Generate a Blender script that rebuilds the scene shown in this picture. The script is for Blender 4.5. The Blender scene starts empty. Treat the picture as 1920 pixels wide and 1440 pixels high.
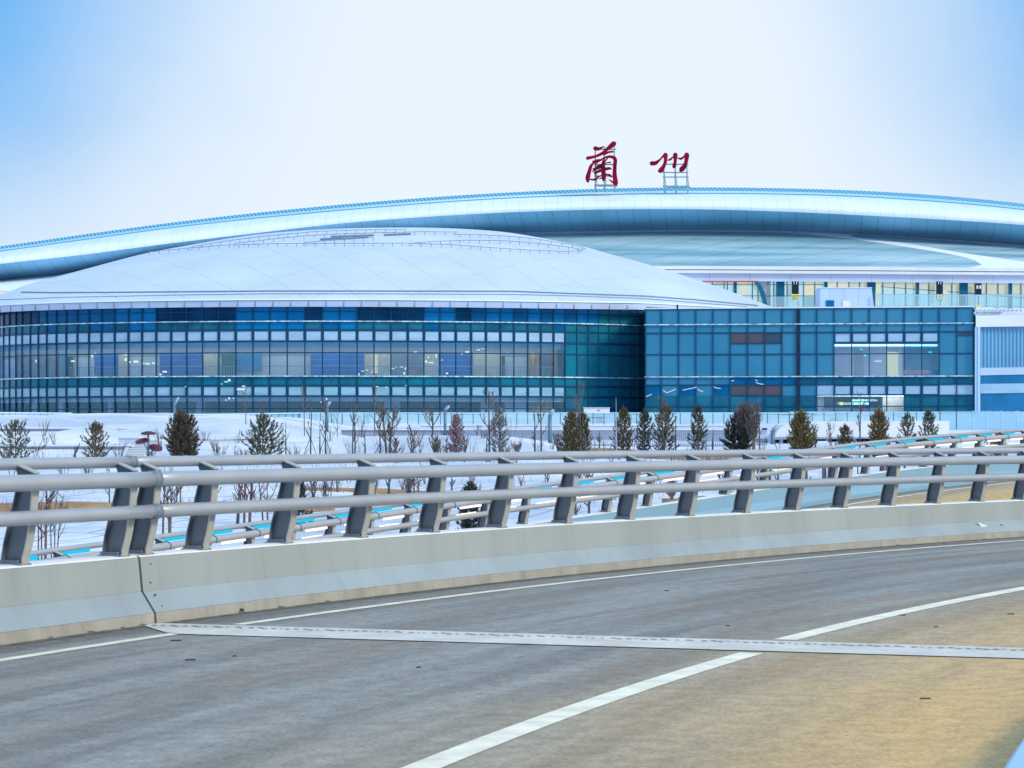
import bpy, math, random
from mathutils import Vector
PI = math.pi
random.seed(7)
S = bpy.context.scene
COL = S.collection
# ---------------------------------------------------------------- camera
EYE, FPX, HY = 1.69, 5000.0, 820.0
cam_d = bpy.data.cameras.new("camera"); cam = bpy.data.objects.new("camera", cam_d); COL.objects.link(cam)
cam.location = (0, 0, EYE); cam.rotation_euler = (math.radians(90), 0, 0)
cam_d.sensor_width = 36; cam_d.lens = 36 * FPX / 1920; cam_d.shift_y = 100 / 1920
cam_d.clip_start = 0.5; cam_d.clip_end = 4000
cam_d.dof.use_dof = True; cam_d.dof.focus_distance = 150; cam_d.dof.aperture_fstop = 14
S.camera = cam
# ---------------------------------------------------------------- world, sun, exposure
SUN_EL, SUN_AZ = 32, 125          # azimuth clockwise from the view direction
w = bpy.data.worlds.new("World"); S.world = w; w.use_nodes = True
nt = w.node_tree; N = nt.nodes; L = nt.links; N.clear()
def wn(t, **k):
    n = N.new(t)
    for a, b in k.items(): setattr(n, a, b)
    return n
def wmath(op, a, b=None, c=None, clamp=False):
    n = wn('ShaderNodeMath', operation=op, use_clamp=clamp)
    for i, q in enumerate((a, b, c)):
        if q is None: continue
        if isinstance(q, (int, float)): n.inputs[i].default_value = q
        else: L.new(q, n.inputs[i])
    return n.outputs[0]
def wstep(x, lo, hi):
    n = wn('ShaderNodeMapRange', interpolation_type='SMOOTHSTEP')
    L.new(x, n.inputs[0]); n.inputs[1].default_value = lo; n.inputs[2].default_value = hi
    return n.outputs[0]
sky = wn('ShaderNodeTexSky', sky_type='NISHITA'); sky.sun_disc = False
sky.sun_elevation = math.radians(SUN_EL); sky.sun_rotation = math.radians(SUN_AZ); sky.dust_density = 2.0
tc = wn('ShaderNodeTexCoord'); sp = wn('ShaderNodeSeparateXYZ'); L.new(tc.outputs['Generated'], sp.inputs[0])
X, Y, Z = sp.outputs
no = wn('ShaderNodeTexNoise'); no.inputs['Scale'].default_value = 5; no.inputs['Detail'].default_value = 4
L.new(tc.outputs['Generated'], no.inputs['Vector'])
wob = wmath('MULTIPLY', wmath('SUBTRACT', no.outputs[0], 0.5), 0.12)
ax = wmath('ABSOLUTE', wmath('SUBTRACT', X, 0.018))
e = wmath('ADD', wmath('ADD', ax, wmath('MULTIPLY', Z, 0.30)), wob)
blue = wmath('MULTIPLY', wstep(e, 0.125, 0.265), wstep(Z, 0.035, 0.125))      # clear sky either side of the bright haze
thin = wstep(ax, 0.28, 0.6)
blue = wmath('MULTIPLY', blue, wmath('SUBTRACT', 1.0, wmath('MULTIPLY', thin, 0.82)))
back = wstep(wmath('MULTIPLY', Y, -1), -0.1, 0.5)
hz = wn('ShaderNodeMixRGB'); L.new(back, hz.inputs[0]); hz.inputs[1].default_value = (6.8, 7.6, 8.4, 1); hz.inputs[2].default_value = (7.5, 8.5, 9.6, 1)
bl = wn('ShaderNodeMixRGB'); bl.inputs[0].default_value = 0.2; bl.inputs[1].default_value = (0.8, 3.9, 8.4, 1); L.new(sky.outputs[0], bl.inputs[2])
zen = wn('ShaderNodeMixRGB', blend_type='MULTIPLY'); L.new(wstep(Z, .3, .8), zen.inputs[0]); zen.inputs[2].default_value = (1.6, 1.45, 1.3, 1)
mx = wn('ShaderNodeMixRGB'); L.new(blue, mx.inputs[0]); L.new(hz.outputs[0], mx.inputs[1]); L.new(bl.outputs[0], mx.inputs[2])
bg = wn('ShaderNodeBackground'); bg.inputs[1].default_value = 0.12; L.new(mx.outputs[0], zen.inputs[1]); L.new(zen.outputs[0], bg.inputs[0])
out = wn('ShaderNodeOutputWorld'); L.new(bg.outputs[0], out.inputs[0])
sd = bpy.data.lights.new("sun", 'SUN'); sd.energy = 2.3; sd.angle = math.radians(12); sd.color = (1.0, 0.88, 0.70)
sun = bpy.data.objects.new("sun", sd); COL.objects.link(sun)
_a, _e = math.radians(SUN_AZ), math.radians(SUN_EL)
sun.rotation_euler = Vector((math.sin(_a) * math.cos(_e), math.cos(_a) * math.cos(_e), math.sin(_e))).to_track_quat('Z', 'Y').to_euler()
S.view_settings.view_transform = 'Standard'; S.view_settings.look = 'None'
S.view_settings.exposure = 0.0; S.view_settings.gamma = 1
S.cycles.max_bounces = 8; S.cycles.transparent_max_bounces = 16; S.cycles.sample_clamp_indirect = 6
S.cycles.caustics_reflective = False; S.cycles.caustics_refractive = False
# ---------------------------------------------------------------- helpers
def P(x, y, d): return Vector(((x - 960) * d / FPX, d, EYE - (y - HY) * d / FPX))
def zat(y, d): return EYE - (y - HY) * d / FPX
def xat(x, d): return (x - 960) * d / FPX
def lerp(a, b, t): return a + (b - a) * t
def sstep(a, b, x):
    t = max(0.0, min(1.0, (x - a) / (b - a))); return t * t * (3 - 2 * t)
def interp(tab, x):
    if x <= tab[0][0]: return tab[0][1]
    for (a, p), (b, q) in zip(tab, tab[1:]):
        if x <= b: return p + (q - p) * (x - a) / (b - a)
    return tab[-1][1]
def smooth_interp(tab, x):                     # Catmull-Rom through the table
    n = len(tab)
    if x <= tab[0][0]: return tab[0][1] + (tab[1][1] - tab[0][1]) / (tab[1][0] - tab[0][0]) * (x - tab[0][0])
    if x >= tab[-1][0]: return tab[-1][1] + (tab[-1][1] - tab[-2][1]) / (tab[-1][0] - tab[-2][0]) * (x - tab[-1][0])
    for i in range(n - 1):
        if x <= tab[i + 1][0]: break
    x0, y0 = tab[i]; x1, y1 = tab[i + 1]; h = x1 - x0
    m0 = (y1 - tab[i - 1][1]) / (x1 - tab[i - 1][0]) if i > 0 else (y1 - y0) / h
    m1 = (tab[i + 2][1] - y0) / (tab[i + 2][0] - x0) if i + 2 < n else (y1 - y0) / h
    t = (x - x0) / h
    return (2*t**3-3*t*t+1)*y0 + (t**3-2*t*t+t)*h*m0 + (-2*t**3+3*t*t)*y1 + (t**3-t*t)*h*m1
def tag(o, label=None, cat=None, group=None, kind=None):
    for k, v in (('label', label), ('category', cat), ('group', group), ('kind', kind)):
        if v: o[k] = v
    return o
def thing(name, label, cat, loc=(0, 0, 0), group=None):
    o = bpy.data.objects.new(name, None); COL.objects.link(o); o.location = loc; o.empty_display_size = .2
    return tag(o, label, cat, group)
class MB:
    def __init__(s): s.v = []; s.f = []; s.uv = None
    def add(s, vs, fs):
        o = len(s.v); s.v += [Vector(q) for q in vs]; s.f += [tuple(i + o for i in f) for f in fs]; return s
    def hexa(s, a):                            # 8 corners: bottom 4 then top 4
        return s.add(a, [(3,2,1,0),(4,5,6,7),(0,1,5,4),(1,2,6,5),(2,3,7,6),(3,0,4,7)])
    def box(s, x0, x1, y0, y1, z0, z1):
        return s.hexa([(x0,y0,z0),(x1,y0,z0),(x1,y1,z0),(x0,y1,z0),(x0,y0,z1),(x1,y0,z1),(x1,y1,z1),(x0,y1,z1)])
    def pbox(s, xa, xb, ya, yb, d, depth):     # box whose front face covers this image rectangle at distance d
        return s.box(xat(xa, d), xat(xb, d), d, d + depth, zat(yb, d), zat(ya, d))
    def tube(s, pts, r, n=6, cap=True):
        pts = [Vector(p) for p in pts]; rs = r if isinstance(r, (list, tuple)) else [r] * len(pts)
        vs = []; fs = []
        for i, p in enumerate(pts):
            t = (pts[min(i + 1, len(pts) - 1)] - pts[max(i - 1, 0)])
            if t.length < 1e-9: t = Vector((0, 0, 1))
            t.normalize(); u = t.cross(Vector((0, 0, 1)) if abs(t.z) < .95 else Vector((1, 0, 0))).normalized(); q = u.cross(t)
            for k in range(n):
                a = 2 * PI * k / n; vs.append(p + rs[i] * (u * math.cos(a) + q * math.sin(a)))
        for i in range(len(pts) - 1):
            for k in range(n):
                a, b = i * n + k, i * n + (k + 1) % n; fs.append((a, b, b + n, a + n))
        if cap: fs += [tuple(range(n))[::-1], tuple(range((len(pts) - 1) * n, len(pts) * n))]
        return s.add(vs, fs)
    def sweep(s, path, prof, closed=True, caps=True):   # path: (point, right vector); prof: (t, z)
        m = len(prof); vs = []; fs = []
        for p, r in path:
            for t, z in prof: vs.append((p.x + r.x * t, p.y + r.y * t, p.z + z))
        for i in range(len(path) - 1):
            for k in range(m if closed else m - 1):
                a, b = i * m + k, i * m + (k + 1) % m; fs.append((a, b, b + m, a + m))
        if closed and caps: fs += [tuple(range(m))[::-1], tuple(range((len(path) - 1) * m, len(path) * m))]
        return s.add(vs, fs)
    def grid(s, rows):
        m = len(rows[0]); vs = [p for r in rows for p in r]
        return s.add(vs, [(i*m+k, i*m+k+1, (i+1)*m+k+1, (i+1)*m+k) for i in range(len(rows)-1) for k in range(m-1)])
    def build(s, name, mat, parent=None, smooth=False, uvs=None, solid=0, bevel=0, fix=True):
        off = Vector((0, 0, 0)); q = parent
        while q is not None: off += q.location; q = q.parent
        me = bpy.data.meshes.new(name); me.from_pydata([v - off for v in s.v], [], s.f)
        if uvs:
            l = me.uv_layers.new(name='UVMap')
            for lp in me.loops: l.data[lp.index].uv = uvs[lp.vertex_index]
        if fix:
            import bmesh
            b = bmesh.new(); b.from_mesh(me); bmesh.ops.recalc_face_normals(b, faces=b.faces); b.to_mesh(me); b.free()
        me.validate(); me.update()
        for p in me.polygons: p.use_smooth = smooth
        me.materials.append(mat)
        o = bpy.data.objects.new(name, me); COL.objects.link(o); o.parent = parent
        if bevel:
            m = o.modifiers.new('bevel', 'BEVEL'); m.width = bevel; m.segments = 2; m.limit_method = 'ANGLE'
        if solid:
            m = o.modifiers.new('solid', 'SOLIDIFY'); m.thickness = solid
        return o
# ---------------------------------------------------------------- materials
def mat(name, col, rough=.6, metal=0.0, var=0.0, vscale=1.0, col2=None, bump=0.0, bscale=20, stretch=(1, 1, 1), emit=0, spec=None, coat=0):
    m = bpy.data.materials.new(name); m.use_nodes = True; t = m.node_tree; b = t.nodes['Principled BSDF']
    b.inputs['Base Color'].default_value = (*col, 1); b.inputs['Roughness'].default_value = rough; b.inputs['Metallic'].default_value = metal
    if spec is not None: b.inputs['Specular IOR Level'].default_value = spec
    if coat: b.inputs['Coat Weight'].default_value = coat; b.inputs['Coat Roughness'].default_value = .05
    if emit: b.inputs['Emission Color'].default_value = (*col, 1); b.inputs['Emission Strength'].default_value = emit
    if var or col2 or bump:
        tc = t.nodes.new('ShaderNodeTexCoord'); mp = t.nodes.new('ShaderNodeMapping'); mp.inputs['Scale'].default_value = stretch
        t.links.new(tc.outputs['Object'], mp.inputs[0])
    if var or col2:
        n = t.nodes.new('ShaderNodeTexNoise'); n.inputs['Scale'].default_value = vscale; n.inputs['Detail'].default_value = 6
        t.links.new(mp.outputs[0], n.inputs['Vector'])
        cr = t.nodes.new('ShaderNodeValToRGB'); cr.color_ramp.elements[0].position = .35; cr.color_ramp.elements[1].position = .65
        c2 = col2 or tuple(min(1, c * (1 + var)) for c in col); c1 = col if col2 else tuple(c * (1 - var) for c in col)
        cr.color_ramp.elements[0].color = (*c1, 1); cr.color_ramp.elements[1].color = (*c2, 1)
        t.links.new(n.outputs[0], cr.inputs[0]); t.links.new(cr.outputs[0], b.inputs['Base Color'])
    if bump:
        n = t.nodes.new('ShaderNodeTexNoise'); n.inputs['Scale'].default_value = bscale; n.inputs['Detail'].default_value = 5
        t.links.new(mp.outputs[0], n.inputs['Vector']); bp = t.nodes.new('ShaderNodeBump'); bp.inputs['Strength'].default_value = bump
        bp.inputs['Distance'].default_value = .05; t.links.new(n.outputs[0], bp.inputs['Height']); t.links.new(bp.outputs[0], b.inputs['Normal'])
    return m
def tint(m, c):
    m.node_tree.nodes['Principled BSDF'].inputs['Specular Tint'].default_value = (*c, 1); return m
def seams(m, axis, period, width, dark=.7, axis2=None, period2=1, jitter=0.0):
    """thin panel joints at a regular spacing across a surface (object coordinates)"""
    t = m.node_tree; b = t.nodes['Principled BSDF']; tc = t.nodes.new('ShaderNodeTexCoord'); sp = t.nodes.new('ShaderNodeSeparateXYZ')
    t.links.new(tc.outputs['Object'], sp.inputs[0])
    def mm(op, a, c):
        n = t.nodes.new('ShaderNodeMath'); n.operation = op
        for i, q in enumerate((a, c)):
            if isinstance(q, (int, float)): n.inputs[i].default_value = q
            else: t.links.new(q, n.inputs[i])
        return n.outputs[0]
    def lineof(ax, per):
        f = mm('FRACT', mm('DIVIDE', mm('ADD', ax, 1000.0), per), 0); return mm('LESS_THAN', f, width / per)
    def ax_of(a):
        if isinstance(a, str): return sp.outputs['XYZ'.index(a)]
        return mm('ADD', mm('ADD', mm('MULTIPLY', sp.outputs[0], a[0]), mm('MULTIPLY', sp.outputs[1], a[1])), mm('MULTIPLY', sp.outputs[2], a[2]))
    ln = lineof(ax_of(axis), period)
    if axis2: ln = mm('MAXIMUM', ln, lineof(ax_of(axis2), period2))
    inp = b.inputs['Base Color']; mix = t.nodes.new('ShaderNodeMixRGB'); mix.blend_type = 'MULTIPLY'
    t.links.new(ln, mix.inputs[0])
    if inp.links: t.links.new(inp.links[0].from_socket, mix.inputs[1])
    else: mix.inputs[1].default_value = inp.default_value
    mix.inputs[2].default_value = (dark, dark * 1.02, dark * 1.05, 1); t.links.new(mix.outputs[0], inp)
    return m
def drips(m, amt=.25):
    t = m.node_tree; b = t.nodes['Principled BSDF']; tc = t.nodes.new('ShaderNodeTexCoord'); mp = t.nodes.new('ShaderNodeMapping'); mp.inputs['Scale'].default_value = (1.6, 1.6, .12)
    t.links.new(tc.outputs['Object'], mp.inputs[0]); n = t.nodes.new('ShaderNodeTexNoise'); n.inputs['Scale'].default_value = 2.2; n.inputs['Detail'].default_value = 7; n.inputs['Roughness'].default_value = .7; t.links.new(mp.outputs[0], n.inputs['Vector'])
    r = t.nodes.new('ShaderNodeMapRange'); r.inputs[1].default_value = .50; r.inputs[2].default_value = .75; r.inputs[4].default_value = amt; t.links.new(n.outputs[0], r.inputs[0])
    inp = b.inputs['Base Color']; mix = t.nodes.new('ShaderNodeMixRGB'); mix.inputs[2].default_value = (.20, .20, .185, 1); t.links.new(r.outputs[0], mix.inputs[0]); t.links.new(inp.links[0].from_socket, mix.inputs[1]); t.links.new(mix.outputs[0], inp); return m
def glass(name, tint, fac, rough=.02, refl=(1, 1, 1), bump=0.0):
    m = bpy.data.materials.new(name); m.use_nodes = True; t = m.node_tree; t.nodes.clear()
    o = t.nodes.new('ShaderNodeOutputMaterial'); mx = t.nodes.new('ShaderNodeMixShader'); tr = t.nodes.new('ShaderNodeBsdfTransparent'); gl = t.nodes.new('ShaderNodeBsdfGlossy')
    tr.inputs[0].default_value = (*tint, 1); gl.inputs['Color'].default_value = (*refl, 1); gl.inputs['Roughness'].default_value = rough
    mx.inputs[0].default_value = fac; t.links.new(tr.outputs[0], mx.inputs[1]); t.links.new(gl.outputs[0], mx.inputs[2]); t.links.new(mx.outputs[0], o.inputs[0])
    if bump:
        tc = t.nodes.new('ShaderNodeTexCoord'); n = t.nodes.new('ShaderNodeTexNoise'); n.inputs['Scale'].default_value = .6
        t.links.new(tc.outputs['Object'], n.inputs['Vector']); bp = t.nodes.new('ShaderNodeBump'); bp.inputs['Strength'].default_value = bump; bp.inputs['Distance'].default_value = .1
        t.links.new(n.outputs[0], bp.inputs['Height']); t.links.new(bp.outputs[0], gl.inputs['Normal'])
    return m
def emis(name, col, s):
    m = bpy.data.materials.new(name); m.use_nodes = True; t = m.node_tree; t.nodes.clear()
    o = t.nodes.new('ShaderNodeOutputMaterial'); e = t.nodes.new('ShaderNodeEmission'); e.inputs[0].default_value = (*col, 1); e.inputs[1].default_value = s
    t.links.new(e.outputs[0], o.inputs[0]); return m
def asphalt(name, tan_from, tan_amt):
    m = bpy.data.materials.new(name); m.use_nodes = True; t = m.node_tree; b = t.nodes['Principled BSDF']; b.inputs['Roughness'].default_value = .85
    b.inputs['Specular IOR Level'].default_value = .25
    nd, lk = t.nodes.new, t.links.new
    uv = nd('ShaderNodeUVMap'); sep = nd('ShaderNodeSeparateXYZ'); lk(uv.outputs[0], sep.inputs[0])
    def noise(sc, st, det=6):
        mp = nd('ShaderNodeMapping'); mp.inputs['Scale'].default_value = st; lk(uv.outputs[0], mp.inputs[0])
        n = nd('ShaderNodeTexNoise'); n.inputs['Scale'].default_value = sc; n.inputs['Detail'].default_value = det; lk(mp.outputs[0], n.inputs['Vector']); return n.outputs[0]
    def ma(op, a, c=0.0, cl=False):
        n = nd('ShaderNodeMath'); n.operation = op; n.use_clamp = cl
        for i, q in enumerate((a, c)):
            if isinstance(q, (int, float)): n.inputs[i].default_value = q
            else: lk(q, n.inputs[i])
        return n.outputs[0]
    def ramp(x, lo, hi):
        n = nd('ShaderNodeMapRange'); n.interpolation_type = 'SMOOTHSTEP'; n.inputs[1].default_value = lo; n.inputs[2].default_value = hi; lk(x, n.inputs[0]); return n.outputs[0]
    streak = noise(1.2, (1.6, .12, 1)); big = noise(.35, (1, .5, 1), 3); fine = noise(30, (1, .8, 1), 4); mid = noise(7, (1, .6, 1), 5)
    u = ma('ADD', sep.outputs[0], ma('MULTIPLY', ma('SUBTRACT', big, .5), 3.0))
    tan_mix = ma('MULTIPLY', ramp(u, tan_from - .8, tan_from + 4.0), tan_amt)  # tan share grows across the road from the given offset
    tan_mix = ma('MULTIPLY', tan_mix, ma('ADD', .62, ma('MULTIPLY', streak, .7)), True)
    base = nd('ShaderNodeMixRGB'); base.inputs[1].default_value = (.205, .200, .185, 1); base.inputs[2].default_value = (.31, .305, .285, 1); lk(ramp(ma('ADD', ma('MULTIPLY', streak, .6), ma('MULTIPLY', noise(2.2, (1.5, .025, 1), 3), .4)), .36, .64), base.inputs[0])
    brown = nd('ShaderNodeMixRGB'); brown.inputs[2].default_value = (.25, .195, .155, 1); lk(base.outputs[0], brown.inputs[1]); lk(ma('MULTIPLY', ramp(noise(.5, (2.2, .3, 1), 4), .5, .68), .6), brown.inputs[0])
    tn = nd('ShaderNodeMixRGB'); tn.inputs[2].default_value = (.67, .425, .175, 1); lk(brown.outputs[0], tn.inputs[1]); lk(tan_mix, tn.inputs[0])
    gr = nd('ShaderNodeMixRGB'); gr.blend_type = 'MULTIPLY'; gr.inputs[0].default_value = 1; lk(tn.outputs[0], gr.inputs[1])
    g = ma('ADD', ma('MULTIPLY', fine, 1.1), ma('ADD', ma('MULTIPLY', mid, .8), ma('MULTIPLY', ramp(sep.outputs[0], .0, .8), .28))); g = ma('ADD', g, ma('MULTIPLY', noise(85, (1, .8, 1), 3), .7)); g = ma('SUBTRACT', g, .61); cmb = nd('ShaderNodeCombineXYZ')
    for i in range(3): lk(g, cmb.inputs[i])
    lk(cmb.outputs[0], gr.inputs[2]); lk(gr.outputs[0], b.inputs['Base Color'])
    bp = nd('ShaderNodeBump'); bp.inputs['Strength'].default_value = .5; bp.inputs['Distance'].default_value = .01; lk(fine, bp.inputs['Height']); lk(bp.outputs[0], b.inputs['Normal'])
    return m
M = dict(
 asphalt=asphalt('tan_grey_asphalt', 5.2, .92), asphalt2=asphalt('far_asphalt', 0.0, .95),
 line=mat('road_paint', (.88, .80, .64), .6, var=.12, vscale=3, bump=.2, bscale=60),
 joint=mat('joint_concrete', (.64, .60, .54), .7, var=.12, vscale=2),
 kerbp=mat('pale_blue_kerb_paint', (.36, .56, .76), .5), hair=mat('hairline_joint', (.32, .355, .33), .9), gap=mat('joint_rubber', (.03, .03, .035), .7), dirt_and_shade=mat('road_dirt_and_shade', (.16, .14, .11), .95, var=.4, vscale=6),
 concrete=mat('painted_concrete', (.315, .357, .350), .55, var=.08, vscale=.8, bump=.08, bscale=8, stretch=(1, 1, .3)),
 conc_base=mat('dusty_concrete_base', (.355, .338, .288), .7, var=.12, vscale=3, bump=.15, bscale=14),
 conc_mid=mat('sky_tinted_concrete', (.285, .352, .392), .5, var=.10, vscale=.8),  # sky tint of the sloped face put into the concrete colour
 steel=mat('grey_rail_paint', (.36, .39, .43), .42, .15, var=.05, vscale=2, coat=.15),
 post=mat('shaded_post_paint', (.11, .135, .165), .45, .1, var=.15, vscale=3),  # shaded side of the posts put into a darker colour
 flange=mat('lit_flange_paint', (.42, .42, .39), .5, .05, var=.08, vscale=3),  # sunlit side of the posts put into a lighter colour
 sleeve=mat('sleeve_paint', (.17, .22, .29), .5, .1),
 snow=mat('snow', (.68, .71, .78), .75, var=.05, vscale=.3, bump=.5, bscale=1.3),
 snowcap=mat('snow_film', (.74, .77, .80), .8, var=.05, vscale=2),
 led_c=emis('cyan_lamp', (.02, .62, .95), 1.0), led_p=emis('pink_white_lamp', (1.0, .80, .86), 1.6), refl_w=emis('warm_white_reflection', (1.0, .90, .66), 1.5),
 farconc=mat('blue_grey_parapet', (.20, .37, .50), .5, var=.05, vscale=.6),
 alu=seams(mat('bullnose_panels', (.76, .85, .93), .4, .0, var=.05, vscale=.25), 'X', 1.55, .12, .86),
 soffit=seams(mat('shaded_soffit_panels', (.22, .50, .72), .4, .0, var=.12, vscale=.12), (1, 0, .35), 1.95, .10, .66),  # arch panels again, with the underside shade put into a bluer colour
 grate=seams(mat('roof_grating', (.08, .24, .36), .6), (1, 0, 1.0), .52, .2, 2.2),
 gutter=mat('roof_gutter', (.60, .85, .97), .3, .3), gutterline=mat('gutter_shadow_gap', (.10, .33, .45), .5),
 roofw=mat('white_roof_sheet', (.72, .80, .90), .45, .05, var=.05, vscale=.15),
 slopew=mat('white_roof_ribbon', (.86, .90, .95), .5), sky1=None, dome=None,
 fascia=seams(mat('lilac_fascia', (.60, .68, .86), .45, .05), 'X', 4.6, .10, .75),
 dfascia=mat('eave_fascia', (.47, .55, .72), .42, .1, var=.05, vscale=.5), fline=mat('eave_seam', (.16, .24, .36), .6),
 mull=mat('dark_mullion', (.012, .062, .12), .4, .2), mull2=mat('wing_mullion', (.012, .07, .14), .4, .2),
 ledge=mat('ledge_frost', (.42, .60, .72), .5, var=.5, vscale=2.5),
 g_dark=mat('dark_navy_glass', (.001, .018, .07), .06, 0, spec=.35, col2=(.003, .045, .12), vscale=.4, bump=.05, bscale=.5),
 g_blue=mat('blue_glass', (.003, .15, .38), .06, 0, spec=.35, col2=(.004, .19, .44), vscale=.3, bump=.05, bscale=.5),
 g_mid=mat('mid_blue_glass', (.002, .085, .23), .06, 0, spec=.35, col2=(.004, .13, .32), vscale=.4, bump=.05, bscale=.5),
 g_teal=mat('teal_glass', (.010, .095, .165), .06, 0, spec=.35, col2=(.022, .165, .26), vscale=.4, bump=.05, bscale=.5),
 g_deep=mat('deep_teal_glass', (.012, .125, .20), .06, 0, spec=.35, col2=(.010, .18, .27), vscale=.5, bump=.05, bscale=.5),
 g_wing=mat('wing_blue_glass', (.036, .20, .35), .05, 0, spec=.35, col2=(.065, .25, .39), vscale=.12, bump=.06, bscale=.4),  # broad tone drift puts soft reflections into the pane colour
 g_lilac=mat('lilac_glass', (.16, .17, .30), .1, 0, spec=.6, var=.2, vscale=1),
 blind=mat('pale_blind', (.31, .51, .70), .25, 0, spec=.5, var=.10, vscale=.9, stretch=(.5, .5, 2)),
 blind2=mat('pale_aqua_blind', (.22, .45, .58), .25, 0, spec=.5, var=.14, vscale=.9, stretch=(.5, .5, 2)),
 brown=mat('brown_vent_panel', (.075, .065, .095), .5, var=.1, vscale=1), dkvent=mat('dark_vent_panel', (.02, .06, .11), .5),
 clear=glass('clear_curtain_glass', (.76, .88, .98), .07, .02, (.5, .85, 1.0), .05),
 clear2=glass('teal_curtain_glass', (.50, .80, .92), .06, .02, (.4, .8, 1.0), .05),
 hallglass=glass('hall_glass', (.86, .95, .97), .12),
 balu=glass('balustrade_glass', (.72, .90, .96), .22, .05, (.8, .95, 1)), balu2=glass('screen_glass', (.50, .80, .95), .35, .08, (.75, .92, 1)),
 inwall=mat('interior_wall', (.62, .62, .66), .8, var=.06, vscale=.4), inlight2=emis('office_ceiling_light', (1.0, .95, .92), 8.0), lilg=mat('lilac_grey_panel', (.50, .50, .62), .8, var=.1, vscale=.5), greyw=mat('grey_frieze', (.36, .38, .43), .8), infloor=mat('interior_floor', (.30, .31, .33), .5), inceil=mat('interior_ceiling', (.55, .58, .62), .8),
 inlight=emis('interior_ceiling_light', (1.0, .93, .84), 3.2),
 board=seams(mat('blue_board', (.02, .13, .42), .5, var=.2, vscale=.6), 'Z', .48, .05, 1.9), board2=mat('plain_blue_board', (.03, .24, .46), .5), curtain=mat('green_curtain', (.05, .16, .13), .8, var=.5, vscale=4, stretch=(3, 3, .1)),
 cream=mat('cream_panel', (.66, .56, .45), .7, var=.1, vscale=.8), wood=mat('orange_lit_wood', (.55, .33, .16), .6, var=.3, vscale=2, stretch=(2, 2, .3)), door=mat('dark_door', (.03, .05, .08), .5),
 greyd=mat('grey_display', (.23, .24, .30), .6, var=.2, vscale=1), lamp=emis('warm_reflection_glow', (1.0, .93, .62), 1.3), glow_w=emis('white_sign_and_reflection_glow', (.80, .93, 1.0), .95), lampg=emis('green_text_lamp', (.55, 1.0, .80), 2.2), lampy=emis('yellow_arrow_lamp', (1.0, .78, .05), 1.6), lampt=emis('teal_exit_lamp', (.05, .9, .7), 1.5),  # hot tone paints glass reflections; white serves those and lit signs
 red=mat('sign_red_paint', (.20, .002, .03), .6, var=.35, vscale=.5, spec=.08), redside=mat('sign_return', (.10, .004, .02), .5), frame=mat('sign_steel', (.22, .42, .52), .4, .4),
 teal=mat('teal_column', (.015, .14, .23), .35), dk=mat('charcoal_panel', (.008, .028, .06), .5, spec=.15), lilac=mat('lilac_wall', (.46, .60, .84), .6, var=.05, vscale=.4), white=mat('white_paint', (.74, .77, .82), .5, var=.04, vscale=.5),
 hallwall=emis('lit_hall_wall', (.62, .86, .92), .88), hallcream=emis('lit_cream_panel', (.95, .82, .55), .92), hallpeach=emis('lit_peach_panel', (1.0, .80, .60), .95), hallceil=emis('lit_hall_ceiling', (.82, .76, .58), .85),  # hall surfaces glow by themselves in place of room lighting
 yellow=mat('sign_yellow', (.85, .62, .02), .4, emit=.45), redline=mat('red_trim', (.55, .06, .10), .5),
 flute=mat('fluted_glass', (.17, .40, .60), .12, .1, var=.08, vscale=.4), flute2=mat('annex_blue_glass', (.02, .16, .34), .07, 0, spec=.6, var=.2, vscale=.4), aqua=mat('aqua_trim', (.40, .70, .88), .35, .1),
 pole=mat('blue_grey_pole', (.09, .20, .28), .45, .3), picket=mat('picket_paint', (.30, .38, .52), .5, .1), wallw=mat('snowy_wall', (.58, .64, .76), .8, var=.06, vscale=.4), wallg=mat('grey_retaining_wall', (.26, .31, .42), .8, var=.12, vscale=.7),
 soil=mat('bare_soil', (.24, .14, .08), .95, col2=(.42, .25, .13), vscale=.6, bump=.5, bscale=4), stair=mat('stair_stone', (.20, .27, .33), .8), dred=mat('lamp_red', (.085, .010, .028), .5),
 trunk=mat('bark', (.12, .10, .09), .9, var=.3, vscale=6), gtrunk=mat('grey_green_bark', (.055, .075, .09), .9, var=.3, vscale=6), twig=mat('pale_twig', (.13, .105, .10), .9, var=.3, vscale=6), rtwig=mat('red_twig', (.13, .075, .075), .9, var=.3, vscale=6), stake=mat('stake_wood', (.05, .09, .12), .9), pstake=mat('pale_stake', (.34, .38, .46), .8),
 n_green=mat('pine_needles', (.050, .066, .045), .8, col2=(.10, .11, .060), vscale=2.2), n_olive=mat('olive_needles', (.075, .072, .034), .8, col2=(.15, .125, .050), vscale=2.2),
 n_gold=mat('golden_needles', (.10, .085, .028), .8, col2=(.21, .14, .045), vscale=1.6), n_dark=mat('dark_needles', (.020, .040, .045), .8, col2=(.05, .060, .045), vscale=1.6), n_brown=mat('brown_needles', (.075, .055, .045), .8, col2=(.13, .10, .065), vscale=2.0),
 n_pale=mat('pale_frosted_needles', (.14, .15, .16), .8, col2=(.30, .31, .34), vscale=2.2), n_pink=mat('reddish_needles', (.24, .12, .15), .8, col2=(.38, .23, .27), vscale=2.2),
)
for k_ in [k for k in M if k.startswith('g_') and k != 'g_lilac'] + ['flute', 'flute2', 'teal', 'mull', 'mull2']: tint(M[k_], (.08, .45, .9))
drips(M['line'], .35); drips(M['joint'], .4); drips(M['concrete'], .35); drips(M['conc_base'], .6); drips(M['conc_mid'], .3)
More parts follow.
